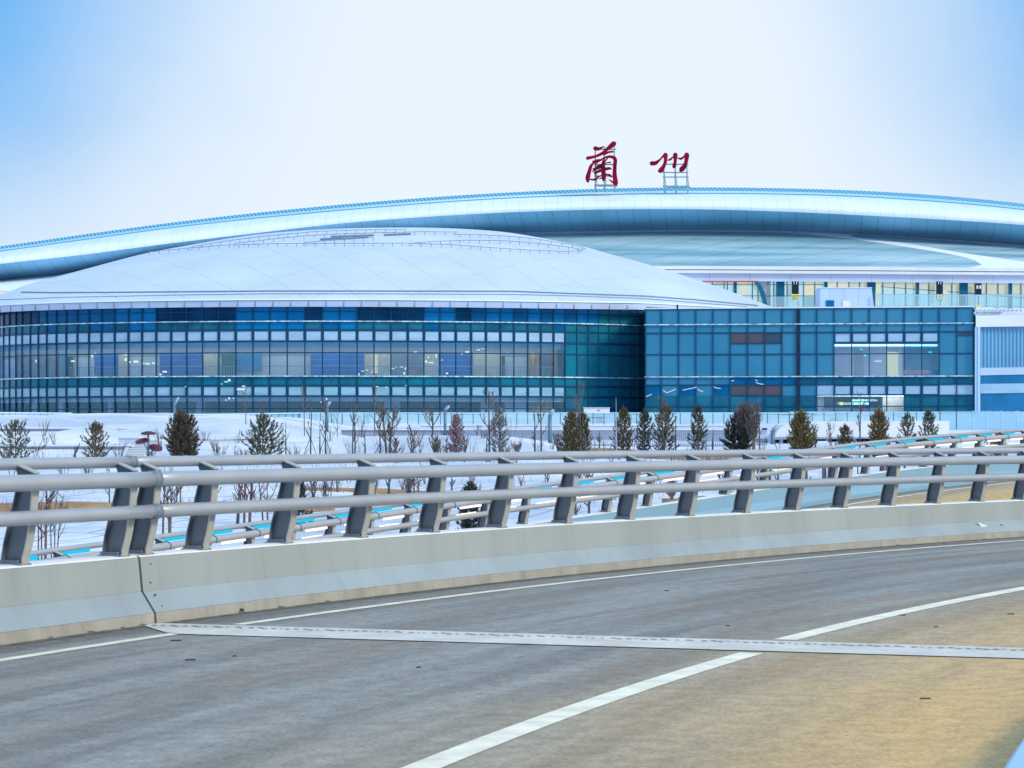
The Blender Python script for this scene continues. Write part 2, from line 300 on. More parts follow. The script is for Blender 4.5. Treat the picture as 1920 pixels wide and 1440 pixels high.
# white dome with a faint diagonal net of joints, grey-blue roof glazing
M['dome'] = seams(seams(mat('white_membrane', (.59, .665, .765), .5, .0, var=.06, vscale=.10, bump=.05, bscale=.8), (1, .55, 0), 5.2, .13, .80, (-1, .75, 0), 8.2), 'Z', 1.05, .04, .88)
M['sky1'] = seams(seams(mat('roof_glazing', (.18, .37, .44), .4, 0, col2=(.48, .64, .70), vscale=.35, stretch=(.14, .5, 3.0)), (1, -.9, 0), 5.4, .30, .66), 'Z', .33, .03, .90)
# ---------------------------------------------------------------- near road: an arc
CX, CY, R = 78.1947, -7.7046, 87.425
def arc(th, off=0.0, z=0.0):
    r = R - off; return Vector((CX + r * math.cos(th), CY + r * math.sin(th), z))
def arcpath(s0, s1, n, off=0.0):
    o = []
    for i in range(n + 1):
        th = -lerp(s0, s1, i / n) / R; p = arc(th, off); o.append((p, Vector((-math.cos(th), -math.sin(th), 0))))
    return o
SJ = -math.radians(158.63) * R
def ribbon(name, s0, s1, n, offs, z, mt, parent=None, smooth=False):
    m = MB(); uv = []
    rows = []
    for i in range(n + 1):
        s = lerp(s0, s1, i / n); rows.append([arc(-s / R, o, z) for o in offs]); uv += [(o, s - s0) for o in offs]
    m.grid(rows); return m.build(name, mt, parent, uvs=uv, fix=False)
road = ribbon('road', SJ - 32, SJ + 75, 150, [-.3, 0, .7, 2, 3.5, 5, 6.5, 8, 9.2], 0, M['asphalt']); tag(road, kind='structure')
for s_a, s_b in ((SJ - 32, SJ - .25), (SJ + .16, SJ + 75)):
    ribbon('edge_line', s_a, s_b, 110, [.68, .81], .004, M['line'], road)
ribbon('lane_line', SJ - 32, SJ - 1.28, 50, [5.83, 6.03], .004, M['line'], road); ribbon('lane_line', SJ + .22, SJ + 75, 110, [5.72, 5.92], .004, M['line'], road)
jg = MB(); jg.grid([[arc(-(SJ + .02 - (lerp(.30, 1.12, min(1, (o_ - .02) / .7))) * f_) / R, o_, .008) for o_ in [.02 + .2 * k for k in range(44)]] for f_ in (1, .66, .33, 0)]); jg.build('expansion_joint', M['joint'], road, fix=False)
jb = MB(); k = 0; rg = random.Random(3)
for q in range(120):                                                    # the comb gap of the joint
    o0 = .15 + q * .073; ln = .05 if rg.random() < .75 else .02
    a = arc(-(SJ - .34 + .03 * (q % 3)) / R, o0, .014); b = arc(-(SJ - .34 + .03 * (q % 3)) / R, o0 + ln, .015); t_ = Vector((-.35, .93, 0)) * .06
    jb.add([a, b, b + t_, a + t_], [(0, 1, 2, 3)])
jb.build('joint_gap', M['gap'], road, fix=False)
foot_shade_strip = ribbon('foot_shade', SJ - 32, SJ + 75, 150, [-.02, .10], .004, M['dirt_and_shade'], road)  # contact shade at the parapet foot, painted as a dark strip
# deck edge under the parapets
dk_ = MB(); dk_.sweep(arcpath(SJ - 32, SJ + 75, 110), [(-.5, -.45), (9.4, -.45), (9.4, -.01), (-.5, -.01)]); tag(dk_.build('bridge_deck', M['wallg']), kind='structure')
# debris on the asphalt
rg = random.Random(11)
for (px_, py_, l_) in ((330, 1202, .10), (357, 1238, .09), (440, 1231, .04), (785, 1252, .04), (1365, 1174, .04), (1692, 1154, .07), (1895, 1152, .07), (1755, 1176, .04), (1735, 1311, .08), (1250, 1108, .06)):
    d_ = EYE * FPX / (py_ - HY); c_ = P(px_, py_, d_); a_ = rg.uniform(-.5, .5); m_ = MB()
    ux, uy = math.cos(a_) * l_ / 2, math.sin(a_) * l_ / 2
    m_.hexa([(c_.x - ux, c_.y - uy - .012, .001), (c_.x + ux, c_.y + uy - .008, .001), (c_.x + ux * .8, c_.y + uy + .015, .001), (c_.x - ux * .9, c_.y - uy + .02, .001),
             (c_.x - ux * .8, c_.y - uy - .008, .009), (c_.x + ux * .7, c_.y + uy - .006, .012), (c_.x + ux * .6, c_.y + uy + .01, .008), (c_.x - ux * .7, c_.y - uy + .015, .01)])
    o_ = m_.build('road_debris', M['gap']); tag(o_, 'small dark scrap of litter lying on the asphalt', 'litter', 'scraps of litter on the road')
# ---------------------------------------------------------------- bridge barriers
def parapet(path, root, cmats, snow=True):
    b, mdl, top = cmats
    MB().sweep(path, [(0, -.02), (-.01, .10), (-.34, .10), (-.34, -.02)]).build('parapet_base', b, root)
    MB().sweep(path, [(-.012, .102), (-.14, .29), (-.32, .29), (-.32, .102)]).build('parapet_slope', mdl, root)
    MB().sweep(path, [(-.142, .291), (-.172, .585), (-.185, .60), (-.46, .60), (-.47, .30), (-.47, -.4), (-.33, -.4), (-.33, .291)]).build('parapet_wall', top, root)
    if snow: MB().sweep(path, [(-.178, .601), (-.19, .617), (-.27, .624), (-.44, .620), (-.46, .601)]).build('snow_film', M['snowcap'], root)
def post(p, r, root, s=1.0, hi=True):
    """tapered steel post: curved web plate between a road-side and an outer flange, with a raised arm to the rear rail"""
    f = Vector((-r.y, r.x, 0)); f = -f if f.y < 0 else f
    front = [(-.200, .618), (-.190, .68), (-.165, .76), (-.142, .86), (-.124, .98), (-.108, 1.12), (-.092, 1.28), (-.080, 1.36)]
    back = [(-.372, .618), (-.368, .70), (-.352, .80), (-.320, .92), (-.285, 1.05), (-.252, 1.17), (-.225, 1.29), (-.225, 1.37)]
    def pt(t, z, k): return (p.x + r.x * t + f.x * k, p.y + r.y * t + f.y * k, p.z + z)
    w = .012; m = MB()
    for (a, b), (c, d) in zip(zip(front, back), list(zip(front, back))[1:]):
        m.hexa([pt(*a, -w), pt(*b, -w), pt(*b, w), pt(*a, w), pt(*c, -w), pt(*d, -w), pt(*d, w), pt(*c, w)])
    m.hexa([pt(-.02, 1.352, -w), pt(-.24, 1.33, -w), pt(-.24, 1.33, w), pt(-.02, 1.352, w), pt(-.06, 1.385, -w), pt(-.28, 1.46, -w), pt(-.28, 1.46, w), pt(-.06, 1.385, w)])
    m.build('web_plate', M['post'], root)
    m = MB(); W = .055
    for a, c in zip(front, front[1:]):
        m.hexa([pt(a[0], a[1], -W), pt(a[0] + .014, a[1], -W), pt(a[0] + .014, a[1], W), pt(a[0], a[1], W), pt(c[0], c[1], -W), pt(c[0] + .014, c[1], -W), pt(c[0] + .014, c[1], W), pt(c[0], c[1], W)])
    m.hexa([pt(-.07, 1.386, -.05), pt(-.27, 1.462, -.05), pt(-.27, 1.462, .05), pt(-.07, 1.386, .05), pt(-.07, 1.398, -.05), pt(-.27, 1.474, -.05), pt(-.27, 1.474, .05), pt(-.07, 1.398, .05)])
    o = m.build('flange', M['flange'], root)
    m = MB(); W = .06
    for a, c in zip(back, back[1:]):
        m.hexa([pt(a[0] - .012, a[1], -W), pt(a[0], a[1], -W), pt(a[0], a[1], W), pt(a[0] - .012, a[1], W), pt(c[0] - .012, c[1], -W), pt(c[0], c[1], -W), pt(c[0], c[1], W), pt(c[0] - .012, c[1], W)])
    for k in (-.08, .08): m.hexa([pt(-.19, .62, k-.006), pt(-.385, .62, k-.006), pt(-.385, .62, k+.006), pt(-.19, .62, k+.006), pt(-.21, .66, k-.006), pt(-.378, .66, k-.006), pt(-.378, .66, k+.006), pt(-.21, .66, k+.006)])
    m.build('rear_flange', M['post'], root)
    if hi:
        b_ = MB(); b_.hexa([pt(-.185, .617, -.10), pt(-.41, .617, -.10), pt(-.41, .617, .10), pt(-.185, .617, .10), pt(-.185, .632, -.10), pt(-.41, .632, -.10), pt(-.41, .632, .10), pt(-.185, .632, .10)])
        for t_ in (-.215, -.385):
            for k_ in (-.075, .075): b_.tube([pt(t_, .630, k_), pt(t_, .660, k_)], .013, 6)
        b_.build('base_plate', M['sleeve'], root)
def circ(t, z, r, n=14): return [(t + r * math.cos(2 * PI * k / n), z + r * math.sin(2 * PI * k / n)) for k in range(n)]
RAILS = (('top_rail', -.045, 1.31, .072), ('rear_rail', -.285, 1.465, .052), ('lower_rail', -.030, 1.02, .062))
def barrier(name, label, s0, s1, posts, sleeve=None, mirror=False, off=0.0, group='bridge barriers'):
    mid = (s0 + s1) / 2; th = -s0 / R
    root = thing(name, label, 'barrier', arc(th, off) if not mirror else arc(th, off), group)
    path = arcpath(s0, s1, max(8, int((s1 - s0) / .7)), off)
    if mirror: path = [(p, -r) for p, r in path]
    parapet(path, root, (M['conc_base'], M['conc_mid'], M['concrete']))
    for nm, t, z, r in (RAILS if posts else ()): MB().sweep(path, circ(t, z, r)).build(nm, M['steel'], root, smooth=True)
    for s in posts:
        th = -s / R; p = arc(th, off); rv = Vector((-math.cos(th), -math.sin(th), 0))
        if mirror: rv = -rv
        ps = thing('post', None, None, p - root.location); ps.parent = root
        post_abs(p, rv, ps)
    if sleeve is not None:
        pth = arcpath(sleeve - .05, sleeve + .05, 2, off)
        for nm, t, z, r in RAILS: MB().sweep(pth, circ(t, z, r + .009)).build('rail_sleeve', M['sleeve'], root, smooth=True)
    return root
def post_abs(p, rv, ps): post(p, rv, ps)
KM = R / (R + .3)
MEAS = [KM * q for q in (-244.84, -243.127, -242.690, -241.586, -239.887, -238.213, -236.491, -234.761, -232.996, -231.208, -229.41, -227.663, -226.023, -224.43, -222.78, -221.159, -219.574, -217.995)]
bl_ = barrier('bridge_barrier', 'near bridge barrier section left of the black expansion gap, with grey tube rails', SJ - 16, SJ - .03,
        [MEAS[0] - 1.69 * k for k in range(6, 0, -1)] + [MEAS[0], MEAS[1] + .0])
br_ = barrier('bridge_barrier', 'long curving near bridge barrier right of the black expansion gap, with grey tube rails', SJ + .012, SJ + 60,
        MEAS[2:] + [MEAS[-1] + 1.65 * k for k in range(1, 20)], sleeve=SJ + .02)
# rubber strip in the gap
gm = MB(); gm.sweep(arcpath(SJ - .028, SJ + .008, 1), [(-.012, 0), (-.022, .10), (-.152, .29), (-.184, .585), (-.19, .596), (-.44, .596), (-.46, .0)]); gm.build('gap_seal', M['gap'], bl_)
# marks on the concrete
def onslope(x, y, t, z):
    for d in [20 + .05 * k for k in range(700)]:
        p = P(x, y, d); rr = R - math.hypot(p.x - CX, p.y - CY)
        if rr > t and rr - t < .2 and d > 25: pass
    return None
def ray_off(x, y, off):                         # where the sight line meets the barrier face
    best = None
    for k in range(400, 5200):
        d = k * .01; p = P(x, y, d); rr = R - math.hypot(p.x - CX, p.y - CY)
        if rr <= off: return p
def mark(pts, off, mt, name, root, th=.006):
    m = MB(); q = [ray_off(x, y, off) for x, y in pts]; n = len(q)
    dv = Vector((.8, -.55, .2)) * th
    m.add([a + dv for a in q] + [a - dv for a in q], [tuple(range(n)), tuple(range(n, 2 * n))[::-1]] + [(i, (i + 1) % n, (i + 1) % n + n, i + n) for i in range(n)])
    return m.build(name, mt, root)
mark([(1832, 979), (1851, 986), (1854, 998), (1836, 998), (1841, 990)], -.085, M['snowcap'], 'chipped_patch', br_)
mark([(1851, 986), (1854, 987), (1856, 998), (1853, 999)], -.085, M['gap'], 'patch_edge', br_)
mark([(1876, 983), (1892, 991), (1891, 993), (1878, 986)], -.085, M['gap'], 'dark_scratch', br_)
mark([(1714, 998), (1722, 1003), (1728, 1004), (1720, 1004)], -.085, M['gap'], 'scratch', br_)
mark([(450, 1141), (456, 1141), (457, 1146), (463, 1150), (452, 1150)], .004, M['gap'], 'weep_hole', br_)
for x_, y_ in ((281, 1056), (281, 1091), (290, 1114), (302, 1135)): mark([(x_, y_), (x_ + 2, y_), (x_ + 2, y_ + 3), (x_, y_ + 3)], {1056: -.17, 1091: -.15, 1114: -.1, 1135: -.05}[y_] + .006, M['gap'], 'anchor_hole', br_)
# hairline joints of the parapet
for s_ in (SJ + .33, SJ + 2.4, SJ + 14.6):
    r_ = br_ if s_ > SJ else bl_
    MB().sweep(arcpath(s_, s_ + .012, 1), [(.0012, .0), (-.0088, .10), (-.1388, .29), (-.1708, .585), (-.2, .5), (-.2, .0)]).build('panel_seam', M['hair'], r_)
for k_ in range(26):                              # dirty crumbs along the foot
    s_ = SJ + rg.uniform(-3.4, 24) if k_ > 8 else SJ + rg.uniform(-3, .9); p_ = arc(-s_ / R, rg.uniform(.0, .05), 0); h_ = rg.uniform(.006, .02); q_ = rg.uniform(.02, .07)
    MB().hexa([p_ + Vector(v) for v in ((-q_, -.02, 0), (q_, -.015, 0), (q_ * .8, .03, 0), (-q_, .025, 0), (-q_ * .5, -.01, h_), (q_ * .6, -.01, h_ * .7), (q_ * .5, .02, h_), (-q_ * .6, .01, h_ * .8))]).build('dirt_crumb', M['dirt_and_shade'], r_ if False else (br_ if s_ > SJ else bl_))
kb = thing('kerb', 'low pale blue kerb just entering the lower right corner of the picture', 'kerb', arc(-(SJ - 8) / R, 8.92))
kp = [(p, -r) for p, r in arcpath(SJ - 16, SJ - 1, 30, 8.92)]
MB().sweep(kp, [(0, -.02), (-.01, .20), (-.04, .23), (-.30, .24), (-.30, -.02)]).build('kerb_stone', M['kerbp'], kb)
MB().sweep(kp, [(-.305, -.02), (-.305, .25), (-.55, .26), (-.55, -.02)]).build('kerb_back', M['snowcap'], kb)
# ---------------------------------------------------------------- terrain
TR = [(20, -3.2), (40, -2.9), (60, -2.3), (80, -1.67), (100, -1.0), (120, -.35), (145, .47), (165, .80), (180, 1.04), (200, 1.6), (220, 2.2), (226, 2.6), (238, 3.69), (300, 3.9), (900, 4.0)]
TL = [(20, -3.2), (40, -2.9), (60, -2.3), (80, -1.67), (100, -1.0), (120, -.35), (145, .47), (156.5, .62), (158.6, 1.15), (165, 1.28), (186.5, 1.85), (188.8, 2.34), (205, 3.2), (230, 3.65), (238, 3.75), (300, 3.9), (900, 4.0)]
def mound(x, d, px0, px1, d0, sd_, h, pw=2.0):
    c = (xat(px0, d0) + xat(px1, d0)) / 2; a = (xat(px1, d0) - xat(px0, d0)) / 2
    u = (x - c) / a; v = (d - d0) / sd_; q = 1 - abs(u) ** pw - v * v
    return h * max(0, q) ** .8 if q > 0 else 0
def ter(x, d, n=True):
    k = sstep(-20 * d / 200, -9 * d / 200, x)
    z = lerp(smooth_interp(TL, d), smooth_interp(TR, d), k)
    z += mound(x, d, 560, 1075, 168, 9, 1.05, 2.4) + mound(x, d, 340, 700, 190, 10, .25) + mound(x, d, 120, 330, 180, 9, .45) + mound(x, d, -60, 225, 173, 6, .55, 6) + mound(x, d, -90, 150, 198, 5, .35) + mound(x, d, 60, 320, 206, 6, .4)
    z -= 1.5 * sstep(-6, 4, x - xat(1255, d)) * sstep(100, 125, d) * (1 - sstep(150, 175, d)) * .25
    if n: z += .12 * math.sin(x * .31 + d * .13) * math.sin(d * .21 - x * .07) + .05 * math.sin(x * 1.1 + 1) * math.sin(d * .9)
    return z
ys = [20 + 1.6 * k for k in range(145)] + [254, 262, 275, 300, 400, 600, 900]
rows = []
for y_ in ys:
    hw = 30 + y_ * .32 if y_ < 260 else 120 + (y_ - 260) * 1.6
    rows.append([Vector((x_, y_, ter(x_, y_, y_ < 250))) for x_ in [lerp(-hw, hw, i / 110) for i in range(111)]])
gm = MB().grid(rows)
# snow sheet with the paver grid of the embankment showing through close to the ramp
def snowmat():
    m = bpy.data.materials.new('snow_on_embankment'); m.use_nodes = True; t = m.node_tree; b = t.nodes['Principled BSDF']; b.inputs['Roughness'].default_value = .8
    nd, lk = t.nodes.new, t.links.new; tc = nd('ShaderNodeTexCoord'); mp = nd('ShaderNodeMapping'); mp.inputs['Rotation'].default_value = (0, 0, .35); lk(tc.outputs['Object'], mp.inputs[0])
    br = nd('ShaderNodeTexBrick'); br.inputs['Scale'].default_value = 1.0; br.inputs['Mortar Size'].default_value = .07; br.inputs['Brick Width'].default_value = 1.5; br.inputs['Row Height'].default_value = 3.2
    br.inputs['Color1'].default_value = (0, 0, 0, 1); br.inputs['Color2'].default_value = (0, 0, 0, 1); br.inputs['Mortar'].default_value = (1, 1, 1, 1); lk(mp.outputs[0], br.inputs[0])
    n = nd('ShaderNodeTexNoise'); n.inputs['Scale'].default_value = .35; n.inputs['Detail'].default_value = 6; lk(tc.outputs['Object'], n.inputs['Vector'])
    n2 = nd('ShaderNodeTexNoise'); n2.inputs['Scale'].default_value = .12; n2.inputs['Detail'].default_value = 4; lk(tc.outputs['Object'], n2.inputs['Vector'])
    sp = nd('ShaderNodeSeparateXYZ'); lk(tc.outputs['Object'], sp.inputs[0])
    r1 = nd('ShaderNodeMapRange'); r1.inputs[1].default_value = 140; r1.inputs[2].default_value = 108; lk(sp.outputs[1], r1.inputs[0])
    r2 = nd('ShaderNodeMapRange'); r2.inputs[1].default_value = .36; r2.inputs[2].default_value = .5; lk(n.outputs[0], r2.inputs[0])
    mu = nd('ShaderNodeMath'); mu.operation = 'MULTIPLY'; lk(r1.outputs[0], mu.inputs[0]); lk(r2.outputs[0], mu.inputs[1])
    m2 = nd('ShaderNodeMath'); m2.operation = 'MULTIPLY'; lk(mu.outputs[0], m2.inputs[0]); lk(br.outputs[0], m2.inputs[1])
    m3 = nd('ShaderNodeMath'); m3.operation = 'MULTIPLY'; m3.inputs[1].default_value = .8; lk(m2.outputs[0], m3.inputs[0])
    c0 = nd('ShaderNodeMixRGB'); c0.inputs[1].default_value = (.47, .54, .66, 1); c0.inputs[2].default_value = (.70, .735, .80, 1); r5 = nd('ShaderNodeMapRange'); r5.inputs[1].default_value = .36; r5.inputs[2].default_value = .60; lk(n2.outputs[0], r5.inputs[0]); lk(r5.outputs[0], c0.inputs[0])  # bluish patches put soft shading into the snow colour
    c1 = nd('ShaderNodeMixRGB'); c1.inputs[2].default_value = (.22, .27, .34, 1); lk(c0.outputs[0], c1.inputs[1]); lk(m3.outputs[0], c1.inputs[0]); lk(c1.outputs[0], b.inputs['Base Color'])
    bp = nd('ShaderNodeBump'); bp.inputs['Strength'].default_value = .8; bp.inputs['Distance'].default_value = .6; lk(n.outputs[0], bp.inputs['Height']); lk(bp.outputs[0], b.inputs['Normal'])
    return m
g_ = gm.build('ground', snowmat(), smooth=True, fix=False); tag(g_, kind='structure')
# the wide plain all around, below everything
tag(MB().add([(-1800, -900, -3.6), (1800, -900, -3.6), (1800, 2200, -3.6), (-1800, 2200, -3.6)], [(0, 1, 2, 3)]).build('terrain', M['snow'], fix=False), kind='structure')
def ground_d(x, y):                              # distance at which the sight line meets the terrain
    d = 50.0
    while d < 240:
        if zat(y, d) <= ter(xat(x, d), d): return d
        d += .5
    return 240
def patch(name, x0, x1, d0, d1, mt, lift=.05, wob=.12):
    rows = []; n = 36; k = 10
    for j in range(k + 1):
        v = j / k; r = []
        for i in range(n + 1):
            u = i / n; env = math.sin(PI * u) ** .35; c = (d0 + d1) / 2; h = (d1 - d0) / 2 * env * (1 + wob * math.sin(u * 17 + j) + wob * math.sin(u * 41))
            d = c + (v * 2 - 1) * h + (d1 - d0) * .15 * math.sin(u * 7); x = lerp(x0, x1, u); r.append(Vector((x, d, ter(x, d) + lift * 3 * math.sin(PI * min(1, max(0, v))) ** .5 - .03)))
        rows.append(r)
    return tag(MB().grid(rows).build(name, mt, smooth=True, fix=False), kind='structure')
patch('soil', xat(-400, 101), xat(640, 104), 98.5, 101.5, M['soil'], .10)
patch('soil', xat(560, 112), xat(900, 112), 111, 113.2, M['soil'], .06)
patch('soil', xat(300, 176), xat(520, 176), 175, 177, M['soil'], .05)
patch('soil', xat(1230, 104), xat(1540, 104), 93, 107, M['soil'], .10)
patch('soil', xat(1045, 160), xat(1420, 160), 153, 166, M['soil'], .12)
# ---------------------------------------------------------------- the rising ramp beyond
RP = [(60, 44.3, -.46), (100, 45, -.41), (400, 50, -.24), (870, 60, .20), (1283, 67, .75), (1500, 71, 1.13), (1700, 75.3, 1.47), (1900, 81, 1.72), (2100, 89, 1.95)]
tx = [(i, xat(a, b)) for i, (a, b, c) in enumerate(RP)]; ty = [(i, b) for i, (a, b, c) in enumerate(RP)]; tz = [(i, c) for i, (a, b, c) in enumerate(RP)]
raw = [Vector((smooth_interp(tx, i / 12), smooth_interp(ty, i / 12), smooth_interp(tz, i / 12) - 1.31)) for i in range(-36, 8 * 12 + 20)]
for _ in range(30): raw = [raw[0]] + [(raw[i - 1] + raw[i] * 2 + raw[i + 1]) / 4 for i in range(1, len(raw) - 1)] + [raw[-1]]
def rsamp(path, step):
    out_ = [path[0]]; acc = 0
    for a, b in zip(path, path[1:]):
        l = (b - a).length; t = step - acc
        while t <= l: out_.append(a.lerp(b, t / l)); t += step
        acc = (acc + l) % step if l else acc
    return out_
def withr(pts):
    o = []
    for i, p in enumerate(pts):
        t = pts[min(i + 1, len(pts) - 1)] - pts[max(i - 1, 0)]; t.z = 0; t.normalize(); o.append((p, Vector((t.y, -t.x, 0))))
    return o
rp = withr(rsamp(raw, .5))
far = thing('bridge_barrier', 'far rising ramp barrier, blue-grey wall with cyan and pink lamps on its rails', 'barrier', rp[0][0], 'bridge barriers')
m_ = MB(); uv_ = []; rows = []
for i, (p, r) in enumerate(rp):
    rows.append([p + r * o for o in (-.3, 0, .5, 1.5, 3, 5, 7, 9.5)]); uv_ += [(o, i * .5) for o in (-.3, 0, .5, 1.5, 3, 5, 7, 9.5)]
tag(m_.grid(rows).build('ramp_road', M['asphalt2'], uvs=uv_, fix=False), kind='structure')
rroad = bpy.data.objects['ramp_road']
MB().sweep([(p + Vector((0, 0, .005)), r) for p, r in rp], [(.75, 0), (.90, 0)], closed=False).build('edge_line', M['line'], rroad, fix=False)
MB().sweep(rp, [(-.5, -.6), (9.6, -.6), (9.6, -.02), (-.5, -.02)]).build('deck_slab', M['wallg'], rroad)
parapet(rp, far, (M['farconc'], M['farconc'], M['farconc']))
for nm, t, z, r in RAILS: MB().sweep(rp, circ(t, z, r, 10)).build(nm, M['steel'], far, smooth=True)
pp = withr(rsamp(raw, 1.69))
for i, (p, r) in enumerate(pp):
    pxx = 960 + p.x * FPX / p.y
    if not (-80 < pxx < 2060): continue
    ps = thing('post', None, None, p - far.location); ps.parent = far; post(p, r, ps)
    q = pp[i + 1][0] if i + 1 < len(pp) else p
    a = lambda f, t, z: p.lerp(q, f) + r * t + Vector((0, 0, z))
    MB().tube([a(.20, -.285, 1.405), a(.68, -.285, 1.405)], .042, 8).build('rail_lamp', M['led_c'], far)
    MB().tube([a(.20, -.02, 1.225), a(.72, -.02, 1.225)], .026, 8).build('under_rail_lamp', M['led_p'], far)
    MB().tube([a(.10, -.02, 1.088), a(.60, -.02, 1.088)], .012, 6).build('lower_rail_reflection', M['refl_w'], far)  # lamp light reflected on the lower rail, drawn as a glowing tube
    MB().tube([a(0, -.13, 1.40), a(.02, -.03, 1.395), a(.04, .03, 1.34), a(.03, .02, 1.25)], .008, 5).build('lamp_cable', M['gap'], far)
# ================================================================ ROTUNDA (curved curtain wall, white dome)
FX, FD = 590, 245.0
XC = xat(FX, FD)
def fac(x, add=0.0):                              # facade distance at image column x
    d = 250.0
    for _ in range(30):
        X_ = xat(x, d) - XC; a, b = (33.2, 20) if X_ < 0 else (34.0, 17.5)
        a += add; u = min(.995, abs(X_) / a); d = .5 * d + .5 * (FD - add * .8 + b * (1 - math.sqrt(1 - u * u)))
    return d
rot = thing('glass_rotunda', 'curved blue glass hall of two storeys under a broad white dome roof', 'building', (XC, FD + 10, 3.8))
MX = [-28, -19, -11, -2, 6.7, 17.5, 29.7, 41.3, 56.7, 71.7, 87.5, 105.8, 124.2, 145, 166.7, 190.3, 215, 240.8, 266.3, 293, 321, 350, 379.7, 410.3, 442, 474.2, 505.8, 538.7, 571.7, 604.7, 636.7, 669.7, 701.3, 733, 764.7, 795, 825, 854.7, 883.3, 911.3, 938.3, 963.7, 989.7, 1014.2, 1038, 1060, 1082, 1103, 1122.5, 1142, 1162, 1179, 1196, 1214]
def zr(y): return zat(y, FD)
ROWY = [(574, 602), (602.6, 619), (619, 640), (640, 661.5), (661.5, 705), (705.6, 723), (723, 743), (743, 774)]
MD = [fac(x) for x in MX]
def fp(i, z, out_=0.0): return Vector((xat(MX[i], MD[i]), MD[i] - out_, z))
def drum_mat(i, row):
    x = MX[i]; rr = random.Random(i * 31 + row).random()
    if x >= 1058:
        if row == 0 and x < 1110: return M['g_blue'] if x > 1070 else M['g_mid']
        if row == 6 and x < 1080: return M['g_teal']
        return M['g_deep'] if rr < .75 or x > 1100 else M['g_teal']
    if row == 0:  # dark and bright reflections put into the pane tints, bay by bay
        if x < 85: return M['g_dark'] if x < 60 else M['g_mid']
        if 290 <= x < 440 or 571 <= x < 600 or 668 <= x < 790 or 850 < x < 880: return M['g_dark']
        if 440 <= x < 571: return M['g_blue']
        return M['g_mid'] if rr < .6 else M['g_blue']
    if row == 1: return M['g_blue'] if 440 <= x < 571 or 215 < x < 290 or 636 < x < 668 else (M['g_teal'] if rr < .8 else M['g_mid'])
    if row == 5: return M['g_deep'] if rr < .6 else M['g_teal']
    if row == 2: return M['blind']
    if row == 6: return M['blind2'] if rr < .8 else M['blind']
    if row in (3, 4): return M['clear']
    return M['clear']
NM = ['clerestory_window', 'spandrel_panel', 'vent_window', 'transom_window', 'window', 'floor_panel', 'lower_vent_window', 'ground_window']
for i in range(len(MX) - 1):
    for r_, (ya, yb) in enumerate(ROWY):
        m = MB(); j = random.Random(i * 7 + r_); tl = j.uniform(-.006, .006); z1, z0 = zr(ya), zr(yb)
        inn = .12 if r_ in (2, 6) and MX[i] < 1058 else .02
        a, b = fp(i, 0), fp(i + 1, 0); k0, k1 = inn / max(.3, (b - a).length), 1 - inn / max(.3, (b - a).length)
        A, B = a.lerp(b, k0), a.lerp(b, k1); iz = inn * .7 if inn > .05 else 0; m.hexa([Vector((A.x, A.y + tl, z0 + iz)), Vector((B.x, B.y - tl, z0 + iz)), Vector((B.x, B.y - tl + .03, z0 + iz)), Vector((A.x, A.y + tl + .03, z0 + iz)),
                Vector((A.x, A.y, z1 - iz)), Vector((B.x, B.y, z1 - iz)), Vector((B.x, B.y + .03, z1 - iz)), Vector((A.x, A.y + .03, z1 - iz))])
        win = m.build(NM[r_], drum_mat(i, r_), rot)
        if r_ in (2, 6) and MX[i] < 1058 and MX[i] > -5:
            f_ = MB(); ra, rb = Vector((a.x, a.y + .02, 0)), Vector((b.x, b.y + .02, 0)); u_ = (rb - ra); 
            for (s0, s1, q0, q1) in ((.0, k0 + .01, z0, z1), (k1 - .01, 1, z0, z1), (k0, k1, z0, z0 + iz + .01), (k0, k1, z1 - iz - .01, z1)):
                c, d = ra.lerp(rb, s0), ra.lerp(rb, s1)
                f_.hexa([(c.x, c.y - .055, q0), (d.x, d.y - .055, q0), (d.x, d.y + .04, q0), (c.x, c.y + .04, q0), (c.x, c.y - .055, q1), (d.x, d.y - .055, q1), (d.x, d.y + .04, q1), (c.x, c.y + .04, q1)])
            f_.build('frame', M['mull'], win)
for i in range(len(MX)):
    m = MB(); p = fp(i, 0); w_ = .055 if MX[i] < 1058 else .035; dd = .10 if MX[i] > 300 else .16
    m.box(p.x - w_, p.x + w_, p.y - dd, p.y + .06, zr(775), zr(573)).build('mullion', M['mull'], rot)
for y_, h_, mt, pr in ((584.5, .035, 'mull', .07), (602.3, .05, 'ledge', .24), (619, .075, 'mull', .09), (640, .085, 'mull', .09), (661.3, .055, 'mull', .08), (705.3, .05, 'ledge', .26), (723, .075, 'mull', .09), (743, .085, 'mull', .09), (766, .05, 'mull', .08)):
    m = MB(); rows = []
    for i in range(len(MX)):
        x_, d_ = xat(MX[i], MD[i]), MD[i]; rows.append([Vector((x_, d_ - pr, zr(y_) - h_)), Vector((x_, d_ - pr, zr(y_) + h_)), Vector((x_, d_ + .05, zr(y_) + h_)), Vector((x_, d_ + .05, zr(y_) - h_)), Vector((x_, d_ - pr, zr(y_) - h_))])
    m.grid(rows).build('transom' if mt == 'mull' else 'sill_ledge', M[mt], rot)
